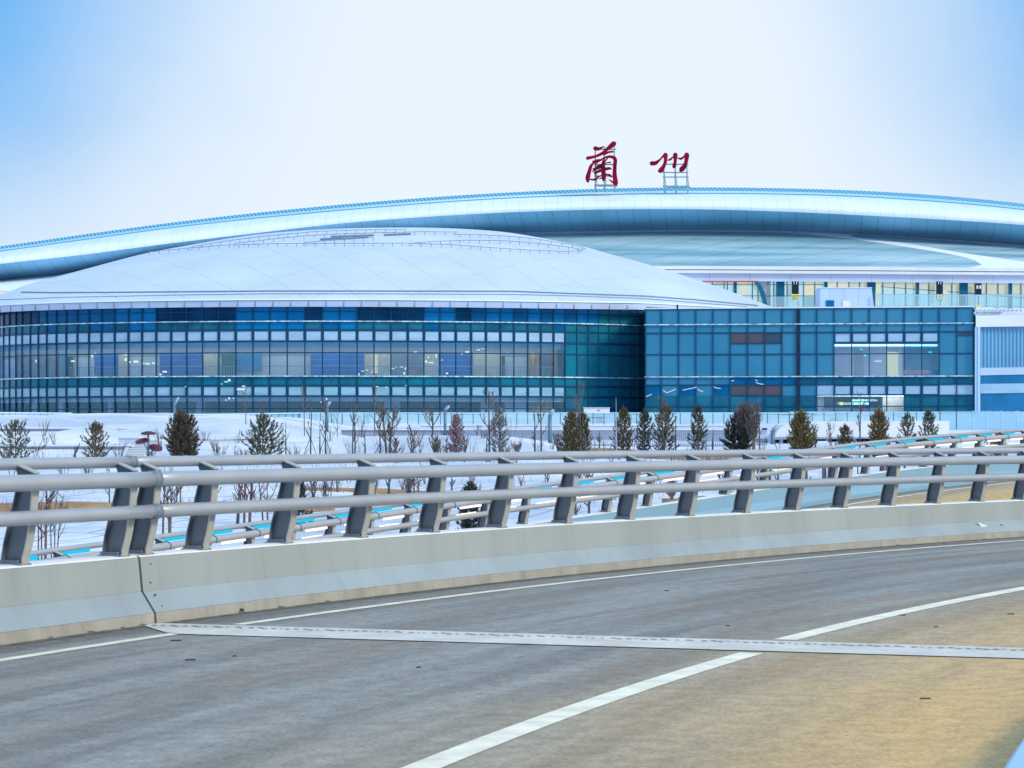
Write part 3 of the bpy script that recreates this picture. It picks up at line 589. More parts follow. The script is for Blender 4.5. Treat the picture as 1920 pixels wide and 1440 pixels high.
# rooms behind the glass
def back(x, z, dep): d = fac(x); return Vector((xat(x, d + dep), d + dep, z))
def strip(xs, dep0, dep1, z0, z1, mt, name, par=None):
    MB().grid([[back(x, z0, dep0), back(x, z1, dep1)] for x in xs]).build(name, mt, par or rot, fix=False)
XS = list(range(-30, 1075, 15))
for (zf, zc, tagn) in ((zr(705) - .05, zr(651), 'upper'), (3.85, zr(741), 'ground')):
    strip(XS, .12, 6, zf, zf, M['infloor'], 'room_floor'); strip(XS, .12, 6, zr(641) if tagn == 'upper' else zc, zr(641) if tagn == 'upper' else zc, M['inceil'], 'room_ceiling')
    strip(XS, 4.5, 4.5, zf, zc, M['inwall'] if tagn == 'upper' else M['g_deep'], 'room_wall')
    if tagn == 'upper': strip(XS, 4.45, 4.45, zr(664), zr(644), M['greyw'], 'wall_frieze')
    if tagn == 'upper':
        strip(XS, 1.0, 1.6, zr(645), zr(645), M['inlight'], 'ceiling_light'); strip(XS, 3.0, 3.6, zr(644), zr(644), M['inlight'], 'ceiling_light')
strip(XS, .45, .45, zr(651), zr(640), M['blind2'], 'ceiling_bulkhead')
strip(XS, .35, .35, zr(752.5), zr(743), M['inwall'], 'ceiling_bulkhead')
strip(XS, .3, .3, zr(640), zr(619), M['dkvent'], 'plenum_wall'); strip(XS, .3, .3, zr(743), zr(723), M['dkvent'], 'plenum_wall'); strip(XS, .4, .4, zr(723), zr(705), M['dkvent'], 'plenum_wall')
XS2 = list(range(1045, 1200, 12)); strip(XS2, 1.5, 1.5, 3.9, zr(640), M['g_deep'], 'room_wall')
def content(x0, x1, y0, y1, mt, name, dep=4.3, th=.1):
    n = max(2, int((x1 - x0) / 12)); rows = []
    for i in range(n + 1):
        x = lerp(x0, x1, i / n); d = fac(x) + dep; rows.append([P(x, y1, d), P(x, y0, d)])
    m = MB().grid(rows); return m.build(name, mt, rot, solid=th, fix=False)
for a in ((178, 222, 664, 703, 'board'), (300, 380, 664, 704, 'board'), (583, 683, 663, 706, 'board'), (822, 885, 664, 706, 'board')): content(*a[:4], M[a[4]], 'wall_board', 4.2)
content(443, 490, 664, 695, M['board2'], 'wall_board'); content(416, 442, 664, 706, M['curtain'], 'curtain', 3.8); content(128, 137, 668, 706, M['door'], 'room_door'); content(116, 124, 668, 706, M['board2'], 'room_door')
content(683, 732, 664, 706, M['cream'], 'wall_panel'); content(700, 708, 664, 700, M['hallcream'], 'lit_wall_strip', 4.1); content(735, 795, 664, 706, M['greyd'], 'wall_panel'); content(941, 946, 668, 706, M['door'], 'room_door'); content(222, 240, 664, 706, M['cream'], 'wall_panel')  # warm lit part of the cream panel drawn as a glowing strip
content(989, 1010, 660, 706, M['wood'], 'wall_panel'); content(1012, 1034, 664, 706, M['greyd'], 'wall_panel', 4.2); content(1034, 1052, 660, 706, M['wood'], 'wall_panel'); content(382, 408, 662, 706, M['cream'], 'wall_panel')
content(30, 110, 662, 706, M['greyd'], 'wall_panel', 4.25); content(795, 822, 664, 706, M['cream'], 'wall_panel', 4.25); content(886, 940, 660, 706, M['cream'], 'wall_panel', 4.35)
content(0, 980, 748, 751, M['inwall'], 'dado_rail', 2.0); content(989, 1036, 751, 772, M['wood'], 'wall_panel', 1.2)
for (xa, xb) in ((60, 78), (110, 122), (205, 214), (370, 385), (720, 750), (900, 925), (945, 985)): content(xa, xb, 752, 775, M['inwall'], 'ground_floor_pier', 1.6, .3)
rl = MB()                                          # balustrade inside the upper floor
for x in [20 + 4.6 * k for k in range(225)]:
    if (240 < x < 290) or (382 < x < 480) or 110 < x < 240 or (690 < x < 760) or 795 < x < 830 or x > 886 or x < 110:
        rl.tube([back(x, zr(705), .8), back(x, zr(686.5), .8)], .022, 4)
rl.build('indoor_railing', M['picket'], rot)
for i in range(0, 1, 1):
    m = MB(); m.tube([back(x, zr(686), .8) for x in range(10, 1050, 12)], .035, 5); m.build('indoor_handrail', M['picket'], rot)
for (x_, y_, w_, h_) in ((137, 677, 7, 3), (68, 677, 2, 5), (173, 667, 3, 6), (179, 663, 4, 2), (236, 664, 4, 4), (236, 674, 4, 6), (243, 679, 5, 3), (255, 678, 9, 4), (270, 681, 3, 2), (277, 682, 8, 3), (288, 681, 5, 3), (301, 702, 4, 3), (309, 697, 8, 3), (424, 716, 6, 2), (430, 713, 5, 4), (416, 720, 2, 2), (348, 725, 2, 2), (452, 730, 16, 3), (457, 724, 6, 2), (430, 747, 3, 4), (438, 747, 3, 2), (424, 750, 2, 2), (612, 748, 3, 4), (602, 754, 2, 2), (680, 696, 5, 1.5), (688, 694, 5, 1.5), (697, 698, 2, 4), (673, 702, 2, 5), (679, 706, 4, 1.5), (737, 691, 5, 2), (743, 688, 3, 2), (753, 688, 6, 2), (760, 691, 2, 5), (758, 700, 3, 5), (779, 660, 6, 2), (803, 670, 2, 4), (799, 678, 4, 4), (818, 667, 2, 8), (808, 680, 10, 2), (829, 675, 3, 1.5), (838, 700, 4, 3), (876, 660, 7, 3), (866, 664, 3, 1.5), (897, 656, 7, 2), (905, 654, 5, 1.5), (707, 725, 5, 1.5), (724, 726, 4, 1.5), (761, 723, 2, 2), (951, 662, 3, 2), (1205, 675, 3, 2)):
    content(x_ - w_ / 2, x_ + w_ / 2, y_ - h_ / 2, y_ + h_ / 2, M['lamp'] if y_ < 710 else M['glow_w'], 'reflection_glint', .10 if y_ > 705 else 1.2, .04) if y_ <= 705 else content(x_ - w_ / 2, x_ + w_ / 2, y_ - h_ / 2, y_ + h_ / 2, M['glow_w'], 'reflection_glint', -.08, .04)  # reflections of the ramp lamps drawn as small glowing plates
# dark inner side wall, floor slab and core so nothing is hollow
MB().box(xat(-20, 262), xat(1150, 262), 262.5, 264, 3.5, 14.2).build('core_wall', M['wallg'], rot)
MB().grid([[back(x, 3.55, -.1), back(x, 3.95, -.1)] for x in range(-30, 1215, 15)]).build('plinth', M['wallg'], rot, solid=.2, fix=False)
# dome
ZR_ = 14.35
RIMX = [(-120, 300), (-100, 285), (-60, 273), (0, 262.5), (60, 254.5)]
def rimd(x):
    if x <= 1210: return fac(x, 1.3) if x > -60 else lerp(fac(-60, 1.3), 276, (-60 - x) / 60)
    return fac(1210, 1.3) + (x - 1210) / 240 * 17
RIDGE = [(-120, 566), (-60, 563), (0, 555), (50, 537), (143, 512), (270, 479), (353, 463.5), (440, 449), (500, 441.5), (570, 436), (640, 432.5), (700, 431), (790, 430.5), (860, 432.5), (940, 438), (1007, 448), (1097, 466), (1140, 478), (1207, 496), (1273, 516), (1347, 540), (1400, 559), (1450, 577)]
def ridged(x):
    u = (x - 665) / 787; return rimd(x) + 42 * math.sqrt(max(0, 1 - u * u))
def dome(x, t):                                   # t 0 rim, 1 ridge, 2 back rim
    d0, d1 = rimd(x), ridged(x); zr0 = ZR_ + .3 * sstep(1000, 1440, x); z1 = max(zr0 + .02, zat(smooth_interp(RIDGE, x), d1))
    d = lerp(d0, d1, t); z = zr0 + (z1 - zr0) * math.sin(min(PI, t * PI / 2)) ** 1.0
    return Vector((xat(x, d), d, z))
cols = [-120 + 15.7 * k for k in range(101)]
MB().grid([[dome(x, t / 24) for t in range(49)] for x in cols]).build('dome_roof', M['dome'], rot, smooth=True, fix=False)
def band(x0, x1, prof, name, mt, n=90, smooth=False):   # prof: (out, z relative to rim)
    rows = []
    for k in range(n + 1):
        x = lerp(x0, x1, k / n); d = rimd(x); rows.append([Vector((xat(x, d), d - o, ZR_ + .3 * sstep(1000, 1440, x) + z)) for o, z in prof])
    return MB().grid(rows).build(name, mt, rot, smooth=smooth, fix=False)
band(-120, 1450, [(-.05, .05), (.18, -.02), (.22, -.10), (.05, -.14)], 'eave_edge', M['roofw']); band(-120, 1450, [(.06, -.13), (.06, -.18)], 'eave_shadow_gap', M['fline'])
band(-120, 1212, [(.10, -.17), (.02, -.70), (-.05, -.72), (-1.8, -.62)], 'eave_fascia', M['dfascia']); band(1212, 1450, [(.10, -.17), (.08, -.40), (-.05, -.42), (-1.5, -.42)], 'eave_fascia', M['dfascia'])
for k in range(0, 48):
    x = -10 + k * 33 * (.62 if k < 8 else 1) if False else [0, 20, 42, 66, 92, 120, 150, 182, 214, 247, 280, 313][k] if k < 12 else 313 + (k - 11) * 33.2
    if x > 1205: break
    d = rimd(x); MB().box(xat(x, d) - .03, xat(x, d) + .03, d - .115, d - .0, ZR_ - .70, ZR_ - .18).build('fascia_joint', M['fline'], rot)
def solve_t(x, y):
    lo, hi = 0, 1
    for _ in range(30):
        m = (lo + hi) / 2; p = dome(x, m); yy = HY + (EYE - p.z) * FPX / p.y
        if yy > y: lo = m
        else: hi = m
    return lo
def dline(pts, name, r=.03, step=14, posts_=True, lift=.12, ph=.35):
    q = []
    for (xa, ya), (xb, yb) in zip(pts, pts[1:]):
        n = max(1, int(abs(xb - xa) / 6))
        for i in range(n): q.append((lerp(xa, xb, i / n), lerp(ya, yb, i / n)))
    q.append(pts[-1]); W = [dome(x, solve_t(x, y)) for x, y in q]; m = MB()
    m.tube([p + Vector((0, 0, lift)) for p in W], r, 4)
    if posts_:
        for p in W[::3]: m.tube([p + Vector((0, 0, -.3)), p + Vector((0, 0, lift))], r, 4)
    m.build(name, M['fline'], rot)
dline([(40, 549), (100, 550), (200, 549.5), (320, 548.5), (500, 547), (700, 547), (960, 547.5), (1080, 552), (1210, 556.5), (1300, 563), (1420, 574)], 'snow_guard', .055, lift=.08)
dline([(0, 563), (120, 558.5), (320, 554.5), (500, 552), (700, 552), (960, 553), (1080, 556), (1210, 561), (1300, 568), (1400, 576)], 'snow_guard', .03, lift=.06)
dline([(280, 478), (360, 470), (430, 465), (520, 462.5), (640, 462), (760, 461.5), (840, 464), (920, 470), (1000, 475), (1060, 477), (1092, 475), (1098, 472), (1080, 466), (1040, 459), (1000, 452.5), (960, 449), (900, 445.5), (850, 445)], 'roof_lifeline', .03, ph=.5, lift=.3)
dline([(440, 462), (500, 455), (570, 448), (640, 444), (720, 441.5), (790, 440), (860, 440.5)], 'roof_lifeline', .03, lift=.3); dline([(570, 460), (640, 455), (700, 451)], 'roof_lifeline', .03, lift=.3)
dline([(768, 462), (820, 458), (880, 456), (950, 457), (1010, 462), (1060, 468), (1090, 473)], 'roof_lifeline', .03, lift=.3); dline([(360, 468), (420, 458), (480, 450), (540, 444), (600, 439), (680, 436.5), (760, 436)], 'roof_lifeline', .03, lift=.3)
for (a, b) in (((600, 451), (660, 447)), ((640, 450), (690, 446)), ((620, 446), (700, 443)), ((720, 442.5), (770, 440.5))): dline([a, b], 'roof_hatch_bar', .10, posts_=False)
# ================================================================ FLAT GLASS WING
def wd(x): return lerp(247.2, 243.3, (x - 1210) / 615)
wing = thing('glass_office_wing', 'flat-fronted blue mirror glass block right of the curved hall', 'building', (xat(1517, 245), 246, 3.6))
WX = [1210.5, 1240, 1272.5, 1304.7, 1336.7, 1369, 1401.7, 1434, 1466.3, 1499, 1531.3, 1563.8, 1596.7, 1629.7, 1662.5, 1695.3, 1728, 1760.8, 1793.7, 1824.5]
WY = [578.5, 607.5, 623.5, 643.5, 664, 706, 721.5, 741.5, 762, 775, 812]
def wz(y): return zat(y, 245.3)
def wp(x, z, o=0.0): d = wd(x); return Vector((xat(x, d), d - o, z))
def quadbox(a, b, z0, z1, th=.04, tl=(0, 0)):
    return MB().hexa([(a.x, a.y, z0), (b.x, b.y, z0), (b.x, b.y + th, z0), (a.x, a.y + th, z0), (a.x + tl[0], a.y + tl[1], z1), (b.x, b.y + tl[1], z1), (b.x, b.y + th, z1), (a.x, a.y + th, z1)])
WN = ['clerestory_panel', 'spandrel_panel', 'vent_window', 'transom_panel', 'window', 'floor_panel', 'lower_vent_window', 'ground_window', 'base_panel', 'plinth_panel']
for i in range(19):
    x0 = WX[i]
    for r_ in range(10):
        mt = M['g_wing']
        if r_ == 2 and i in (5, 6, 7): mt = M['brown'] if i < 7 else M['dkvent']
        if r_ == 6 and i in (5, 6, 7): mt = M['brown']
        if r_ == 2 and 11 <= i <= 16: mt = M['blind']
        if r_ in (3, 4) and 11 <= i <= 14: mt = M['clear']
        if r_ in (3, 4) and i in (15, 16): mt = M['clear2']
        if r_ in (5,) : mt = M['g_mid'] if i < 9 else M['g_teal']
        if r_ in (6,) and 10 <= i: mt = M['blind'] if i != 14 else M['blind']
        if r_ in (7, 8): mt = M['g_teal'] if i < 10 or i > 14 else M['clear']  # darker reflection low in the glass painted as teal rows
        if r_ == 6 and i < 5: mt = M['g_wing'] if i % 2 else M['g_mid']
        if r_ == 9: mt = M['g_teal'] if i < 17 else M['balu2']
        if r_ == 9 and i < 17 and x0 > 1500: continue
        if r_ == 5 and i < 5: mt = M['g_wing']
        if r_ == 2 and i == 18: mt = M['g_wing']
        inn = .02 if not (r_ in (2, 6) and 11 <= i <= 16) else .13
        a, b = wp(WX[i] + inn * 20, 0), wp(WX[i + 1] - inn * 20, 0); z1, z0 = wz(WY[r_]) - (inn * .8 if inn > .1 else 0), wz(WY[r_ + 1]) + (inn * .8 if inn > .1 else 0); j = random.Random(i * 13 + r_)
        wn_ = quadbox(a, b, z0, z1, .03, (0, j.uniform(-.012, .012))).build(WN[r_], mt, wing)
        if inn > .1:
            f_ = MB(); c, d = wp(WX[i], 0), wp(WX[i + 1], 0); zz0, zz1 = wz(WY[r_ + 1]), wz(WY[r_])
            for (u0, u1, q0, q1) in ((0, .08, zz0, zz1), (.92, 1, zz0, zz1), (.08, .92, zz0, z0 + .01), (.08, .92, z1 - .01, zz1)):
                e0, e1 = c.lerp(d, u0), c.lerp(d, u1); f_.hexa([(e0.x, e0.y - .06, q0), (e1.x, e1.y - .06, q0), (e1.x, e1.y + .05, q0), (e0.x, e0.y + .05, q0), (e0.x, e0.y - .06, q1), (e1.x, e1.y - .06, q1), (e1.x, e1.y + .05, q1), (e0.x, e0.y + .05, q1)])
            f_.build('frame', M['mull2'], wn_)
        if r_ == 2 and i == 18: quadbox(wp(WX[i] + 1, 0, .04), wp(WX[i + 1] - 1, 0, .04), wz(632), wz(624.5), .03).build('louvre', M['dkvent'], wing)
for i, x in enumerate(WX):
    p = wp(x, 0); w_ = .045; MB().box(p.x - w_, p.x + w_, p.y - .10, p.y + .05, wz(812) if x > 1700 or x < 1300 else wz(796), wz(577.5)).build('mullion', M['mull2'], wing)
p = wp(1496.5, 0); MB().box(p.x - .17, p.x + .17, p.y - .16, p.y + .06, wz(796), wz(578)).build('dark_pier', M['dk'], wing)
for y_, h_, mt, pr in ((578.2, .05, 'mull2', .12), (607.5, .05, 'ledge', .2), (623.5, .05, 'mull2', .07), (664, .05, 'mull2', .07), (706, .05, 'ledge', .2), (721.5, .05, 'mull2', .07), (762, .045, 'mull2', .07), (775, .05, 'ledge', .1)):
    a, b = wp(1208, 0, pr), wp(1825, 0, pr); MB().hexa([(a.x, a.y, wz(y_) - h_), (b.x, b.y, wz(y_) - h_), (b.x, b.y + pr, wz(y_) - h_), (a.x, a.y + pr, wz(y_) - h_), (a.x, a.y, wz(y_) + h_), (b.x, b.y, wz(y_) + h_), (b.x, b.y + pr, wz(y_) + h_), (a.x, a.y + pr, wz(y_) + h_)]).build('sill_ledge' if mt == 'ledge' else 'transom', M[mt], wing)
for y_, xa, xb in ((643.5, 1369, 1466), (643.5, 1563.8, 1760.8), (741.5, 1369, 1466), (741.5, 1531, 1825)):
    a, b = wp(xa, 0, .07), wp(xb, 0, .07); MB().hexa([(a.x, a.y, wz(y_) - .05), (b.x, b.y, wz(y_) - .05), (b.x, b.y + .07, wz(y_) - .05), (a.x, a.y + .07, wz(y_) - .05), (a.x, a.y, wz(y_) + .05), (b.x, b.y, wz(y_) + .05), (b.x, b.y + .07, wz(y_) + .05), (a.x, a.y + .07, wz(y_) + .05)]).build('transom', M['mull2'], wing)
# wing shell: side, roof, parapet
xl, xr_ = xat(1210.5, 247.2), xat(1824.5, 243.3); ztop = wz(577.5)
MB().box(xl - .02, xl + .15, 247.3, 300, 3.4, ztop - .05).build('side_wall', M['g_dark'], wing); MB().box(xr_ - .15, xr_ + .02, 243.4, 275, 3.4, ztop - .05).build('side_wall', M['g_dark'], wing)
MB().box(xl, xr_, 247.4, 275, ztop - .35, ztop - .02).build('flat_roof', M['roofw'], wing)
MB().hexa([(xl - .05, 247.05, ztop - .02), (xr_ + .05, 243.15, ztop - .02), (xr_ + .05, 243.6, ztop - .02), (xl - .05, 247.5, ztop - .02), (xl - .05, 247.05, ztop + .09), (xr_ + .05, 243.15, ztop + .09), (xr_ + .05, 243.6, ztop + .09), (xl - .05, 247.5, ztop + .09)]).build('parapet_coping', M['snowcap'], wing)
# rooms behind the clear part of the wing
def wroom(xa, xb, ya, yb, dep, mt, name, th=.06, par=wing):
    d = wd((xa + xb) / 2) + dep; return MB().box(xat(xa, d), xat(xb, d), d, d + th, zat(yb, d), zat(ya, d)).build(name, mt, par)
wroom(1520, 1770, 640, 712, 6, M['inwall'], 'room_wall'); wroom(1565, 1760, 642, 651, 1.0, M['blind'], 'bulkhead'); wroom(1535, 1770, 647, 711, 5.4, M['lilg'], 'wall_panel')
wroom(1552, 1556, 650, 706, 5.0, M['cream'], 'door_frame'); wroom(1556, 1568, 674, 706, 4.9, M['g_dark'], 'notice_stand'); wroom(1640, 1653, 676, 679, 5.0, M['glow_w'], 'wall_sign'); wroom(1662, 1684, 660, 706, 5.0, M['hallcream'], 'lit_doorway'); wroom(1684, 1691, 650, 706, 4.8, M['inwall'], 'wall_panel')
for q in range(4): wroom(1568 + q * 17, 1582 + q * 17, 652, 706, 5.1, M['lilg'] if q % 2 else M['greyw'], 'wall_panel')
a = wp(1530, wz(646), -.3); b = wp(1762, wz(646), -.3)
MB().hexa([(a.x, a.y, wz(646)), (b.x, b.y, wz(646)), (b.x, b.y + 6, wz(646)), (a.x, a.y + 6, wz(646)), (a.x, a.y, wz(643)), (b.x, b.y, wz(643)), (b.x, b.y + 6, wz(643)), (a.x, a.y + 6, wz(643))]).build('room_ceiling', M['lilac'], wing)
MB().box(a.x, b.x, b.y + 1.2, b.y + 2.4, wz(647.6), wz(647.0)).build('ceiling_light', M['inlight2'], wing)
MB().hexa([(a.x, a.y, wz(708)), (b.x, b.y, wz(708)), (b.x, b.y + 6, wz(708)), (a.x, a.y + 6, wz(708)), (a.x, a.y, wz(706.3)), (b.x, b.y, wz(706.3)), (b.x, b.y + 6, wz(706.3)), (a.x, a.y + 6, wz(706.3))]).build('room_floor', M['infloor'], wing)
wroom(1612, 1618, 654, 656, 3, M['lampt'], 'exit_lamp'); wroom(1620, 1624, 665, 668, 3, M['lampt'], 'exit_lamp'); wroom(1741, 1747, 659, 661.5, 3, M['lampt'], 'exit_lamp'); wroom(1694, 1830, 694, 702, .12, M['g_lilac'], 'floor_edge', .02)
wroom(1521, 1700, 741, 775, 4, M['lilg'], 'room_wall'); wroom(1523, 1540, 744, 772, 3.6, M['wood'], 'wall_panel'); wroom(1535, 1540, 744, 772, 3.5, M['cream'], 'door_frame'); wroom(1655, 1695, 741, 772, 3.6, M['cream'], 'wall_panel'); wroom(1545, 1655, 742, 765, 3.2, M['dk'], 'sign_board')
MB().box(xat(1525, 248), xat(1695, 248), 247, 247.6, wz(742), wz(741.6)).build('ceiling_light', M['inlight2'], wing)
# lit direction sign inside
sgn = thing('direction_sign', 'lit black direction sign with yellow arrow and green lettering behind the ground floor glass', 'sign', (xat(1620, 247), 246.4, wz(755)))
def sg(xa, xb, ya, yb, mt, name): MB().box(xat(xa, 246), xat(xb, 246), 246.0, 246.05, zat(yb, 246), zat(ya, 246)).build(name, mt, sgn)
MB().box(xat(1568, 246.1), xat(1650, 246.1), 246.1, 246.3, zat(763, 246), zat(745.5, 246)).build('sign_box', M['dk'], sgn)
q0, q1, q2 = P(1570, 756.5, 246), P(1574, 753.4, 246), P(1574, 759.6, 246)
MB().add([q0, q1, q2, q0 + Vector((0, .05, 0)), q1 + Vector((0, .05, 0)), q2 + Vector((0, .05, 0))], [(0, 1, 2), (5, 4, 3), (0, 3, 4, 1), (1, 4, 5, 2), (2, 5, 3, 0)]).build('arrow', M['glow_w'], sgn)
sg(1575, 1581, 753.8, 759.4, M['lampy'], 'yellow_square')
rr = random.Random(5)
x = 1582
while x < 1628: wdt = rr.uniform(1.4, 3); sg(x, x + wdt, 754.4 + rr.uniform(-.3, .5), 758.8, M['glow_w'] if x < 1600 else M['lampg'], 'glyph'); x += wdt + .7
x = 1597
while x < 1645: wdt = rr.uniform(1.3, 3.2); sg(x, x + wdt, 748.6 + rr.uniform(-.3, .6), 752.4, M['lampg'] if x < 1625 else M['glow_w'], 'glyph'); x += wdt + .9
# lamps mirrored low in the wing: painted reflections, drawn as thin glowing tubes
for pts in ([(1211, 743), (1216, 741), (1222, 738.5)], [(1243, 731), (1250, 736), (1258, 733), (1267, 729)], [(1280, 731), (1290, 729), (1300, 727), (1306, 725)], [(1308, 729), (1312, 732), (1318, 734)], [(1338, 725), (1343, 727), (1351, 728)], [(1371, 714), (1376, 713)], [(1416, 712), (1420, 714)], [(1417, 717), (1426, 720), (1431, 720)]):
    m = MB(); m.tube([wp(x_, wz(y_), .16) for x_, y_ in pts], .03, 5); m.build('reflection_streak', M['glow_w'], wing)
# plant room on the wing roof
pr_ = thing('rooftop_plant_room', 'small lilac box with a dark opening standing on the flat glass block', 'plant room', (xat(1590, 262), 264, ztop))
a_ = MB(); d_ = 262.0; xa, xb = xat(1538, d_), xat(1641, d_); z1 = zat(540, d_)
a_.hexa([(xa, d_, ztop - .02), (xb, d_, ztop - .02), (xb, d_ + 4, ztop - .02), (xa, d_ + 4, ztop - .02), (xa, d_, z1), (xb - .35, d_, z1), (xb - .35, d_ + 4, z1), (xa, d_ + 4, z1)]).build('wall', seams(M['lilac'].copy(), 'X', 1.4, .05, .7), pr_)
MB().pbox(1549, 1564, 563, 578, 261.9, .1).build('opening', M['g_mid'], pr_); MB().pbox(1580, 1594, 564, 578, 261.9, .1).build('window', M['white'], pr_); MB().box(xa - .1, xb - .3, d_ - .08, d_ + 4.1, z1, z1 + .06).build('roof', M['snowcap'], pr_)
MB().pbox(1641.5, 1644, 548, 578, 261.5, .1).build('pipe', M['cream'], pr_)
# small mast
mm = MB(); mm.tube([P(1270, 581, 246), P(1270, 571, 246)], .09, 6); tag(mm.build('roof_vent_pipe', M['dk']), 'short dark pipe standing on the left end of the flat glass block', 'pipe')
# ================================================================ FLUTED ANNEX at the right edge
ann = thing('fluted_annex', 'pale block with a ribbed glass front cut off by the right edge of the picture', 'building', (xat(1900, 236), 240, 2))
def ad(x): return 243.2 - .6 * sstep(1828, 2100, x)
def aband(x0, x1, y0, y1, name, mt, o=0.0, n=12, slope=0.0):
    MB().grid([[Vector((xat(x, ad(x)), ad(x) - o, zat(y0 + slope * (x - 1828), ad(x)))), Vector((xat(x, ad(x)), ad(x) - o, zat(y1 + slope * (x - 1828), ad(x))))] for x in [lerp(x0, x1, k / n) for k in range(n + 1)]]).build(name, mt, ann, solid=.12, fix=False)
MB().box(xat(1829, 243.7), xat(2150, 243.7), 243.7, 270, 1, zat(588, 243.7)).build('core', M['wallw'], ann)
aband(1828, 2140, 579, 592.5, 'roof_edge', M['roofw'], .1, slope=-.01); aband(1828, 2140, 592.5, 613.5, 'fascia', M['white'], .5, slope=-.015)
aband(1838, 2140, 690, 704, 'lilac_band', M['lilac'], .10, slope=-.02); aband(1838, 2140, 704, 720, 'glass_band', M['flute2'], .02, slope=-.02); aband(1838, 2140, 720, 738, 'pale_band', M['blind'], .12, slope=-.015); aband(1838, 2140, 738, 772, 'lower_glass', M['flute2'], .02, slope=-.03); aband(1838, 2140, 772, 826, 'base_glass', M['aqua'], .06)
rows = []
for k in range(0, 330):
    x = 1836 + k * .95; d = ad(x) + .05 - .16 * abs(math.sin(k * PI / 7.3)); rows.append([Vector((xat(x, d), d, zat(613, 243.2))), Vector((xat(x, d), d, zat(690.5, 243.2)))])
MB().grid(rows).build('ribbed_glass', M['flute'], ann, smooth=True, fix=False)
MB().pbox(1828.5, 1833, 613, 815, 242.8, .4).build('corner_column', M['aqua'], ann); MB().pbox(1833.5, 1838, 613, 815, 242.7, .4).build('corner_column', M['lilac'], ann)
rr = random.Random(8); m = MB()
for k in range(12): x = 1830 + k * 7.6; m.pbox(x, x + 1.4, 580.5, 583, 242.9, .1)
for k in range(16): x = 1830 + k * 3.1 + rr.uniform(0, 1); m.pbox(x, x + rr.uniform(1, 2.2), 585, 586.5, 242.9, .1)
m.build('roof_bolts', M['fline'], ann)
for k in range(9): MB().pbox(1843 + k * 11 + (k % 3) * 2, 1844.2 + k * 11 + (k % 3) * 2, 770, 815, 242.6, .08).build('glass_fin', M['aqua'], ann)
# snow on roof of annex
MB().pbox(1830, 1862, 576.5, 579.6, 243.2, 6).build('roof_snow', M['snowcap'], ann)
# ================================================================ MAIN TERMINAL
ter_ = thing('terminal_building', 'huge white terminal roof with a sweeping blue-grey arch beam behind the glass halls', 'building', (15, 330, 4))
TOP = [(-160, 481), (0, 462.5), (160, 440), (320, 418.5), (480, 400), (640, 384.5), (800, 371.5), (960, 361.5), (1120, 355), (1280, 352.5), (1440, 353.5), (1600, 358), (1760, 367.5), (1920, 383), (2080, 404)]
BULL = [(-160, 497), (0, 476), (160, 454), (320, 432), (480, 414.5), (640, 399.5), (800, 386.5), (960, 376.5), (1120, 371), (1280, 368.5), (1440, 369.5), (1600, 374), (1760, 384), (1920, 399), (2080, 420)]
MIDL = [(-160, 514), (0, 494), (160, 476), (320, 455), (480, 436), (640, 418), (800, 405.5), (960, 397), (1120, 392), (1280, 391), (1440, 394.5), (1600, 401.5), (1760, 410), (1920, 421), (2080, 438)]
LOWL = [(-160, 541), (0, 527), (100, 517), (173, 505), (233, 491), (273, 481), (400, 462), (560, 447), (720, 438), (907, 434.5), (973, 435), (1280, 431), (1480, 433.5), (1600, 438.5), (1760, 448), (1920, 460), (2080, 474)]
AX = [-420 + 20 * k for k in range(126)]
def loft(keys, name, mt, smooth=True):
    rows = []
    for x in AX:
        t, b, m_, l = (smooth_interp(q, x) for q in (TOP, BULL, MIDL, LOWL)); rows.append([P(x, t + (b - t) * q[1] if q[0] == 'T' else (b + (m_ - b) * q[1] if q[0] == 'B' else m_ + (l - m_) * q[1]), q[2]) for q in keys])
    return MB().grid(rows).build(name, mt, ter_, smooth=smooth, fix=False)
loft([('T', -.06, 331), ('T', .34, 330.2)], 'roof_grating', M['grate'], False)
loft([('T', .33, 330.3), ('T', .36, 329), ('T', .58, 327.2)], 'gutter', M['gutter'], False)
loft([('T', .57, 327.25), ('T', .70, 327.1)], 'gutter_gap', M['gutterline'], False)
loft([('T', .70, 327.1), ('T', .85, 325.2), ('B', 0, 323.6), ('B', .2, 321.9), ('B', .42, 320.7), ('B', .65, 320.1), ('B', .85, 320.0), ('B', 1.05, 320.15)], 'arch_bullnose', M['alu'])
loft([('B', 1.05, 320.15), ('M', .12, 320.5), ('M', .35, 321.6), ('M', .65, 323.8), ('M', 1.0, 327)], 'arch_soffit', M['soffit'])
loft([('T', -.06, 331), ('T', .3, 340), ('T', 1.4, 360)], 'roof_back', M['roofw'])
loft([('M', 1.0, 327), ('M', 1.01, 328.2)], 'soffit_return', M['lilac'], False)
EAV = [(-160, 556), (0, 549.5), (300, 531), (700, 512), (1000, 503), (1230, 499.5), (1500, 500.5), (1920, 503.5), (2080, 505)]
def slope_pt(x, v):                               # v 0 at the arch, 1 at the eave
    y0 = smooth_interp(LOWL, x) - 4; y1 = smooth_interp(EAV, x); v_ = v; return P(x, lerp(y0, y1, v_ ** 1.0), lerp(328.4, 303, v_)) 
MB().grid([[slope_pt(x, v / 6) for v in range(7)] for x in AX]).build('roof_slope', M['slopew'], ter_, smooth=True, fix=False)
def on_slope(x, y, lift=.12):
    y0 = smooth_interp(LOWL, x) - 4; y1 = smooth_interp(EAV, x); v = (y - y0) / (y1 - y0); d = lerp(328.4, 303, v) - lift; return P(x, y, d)
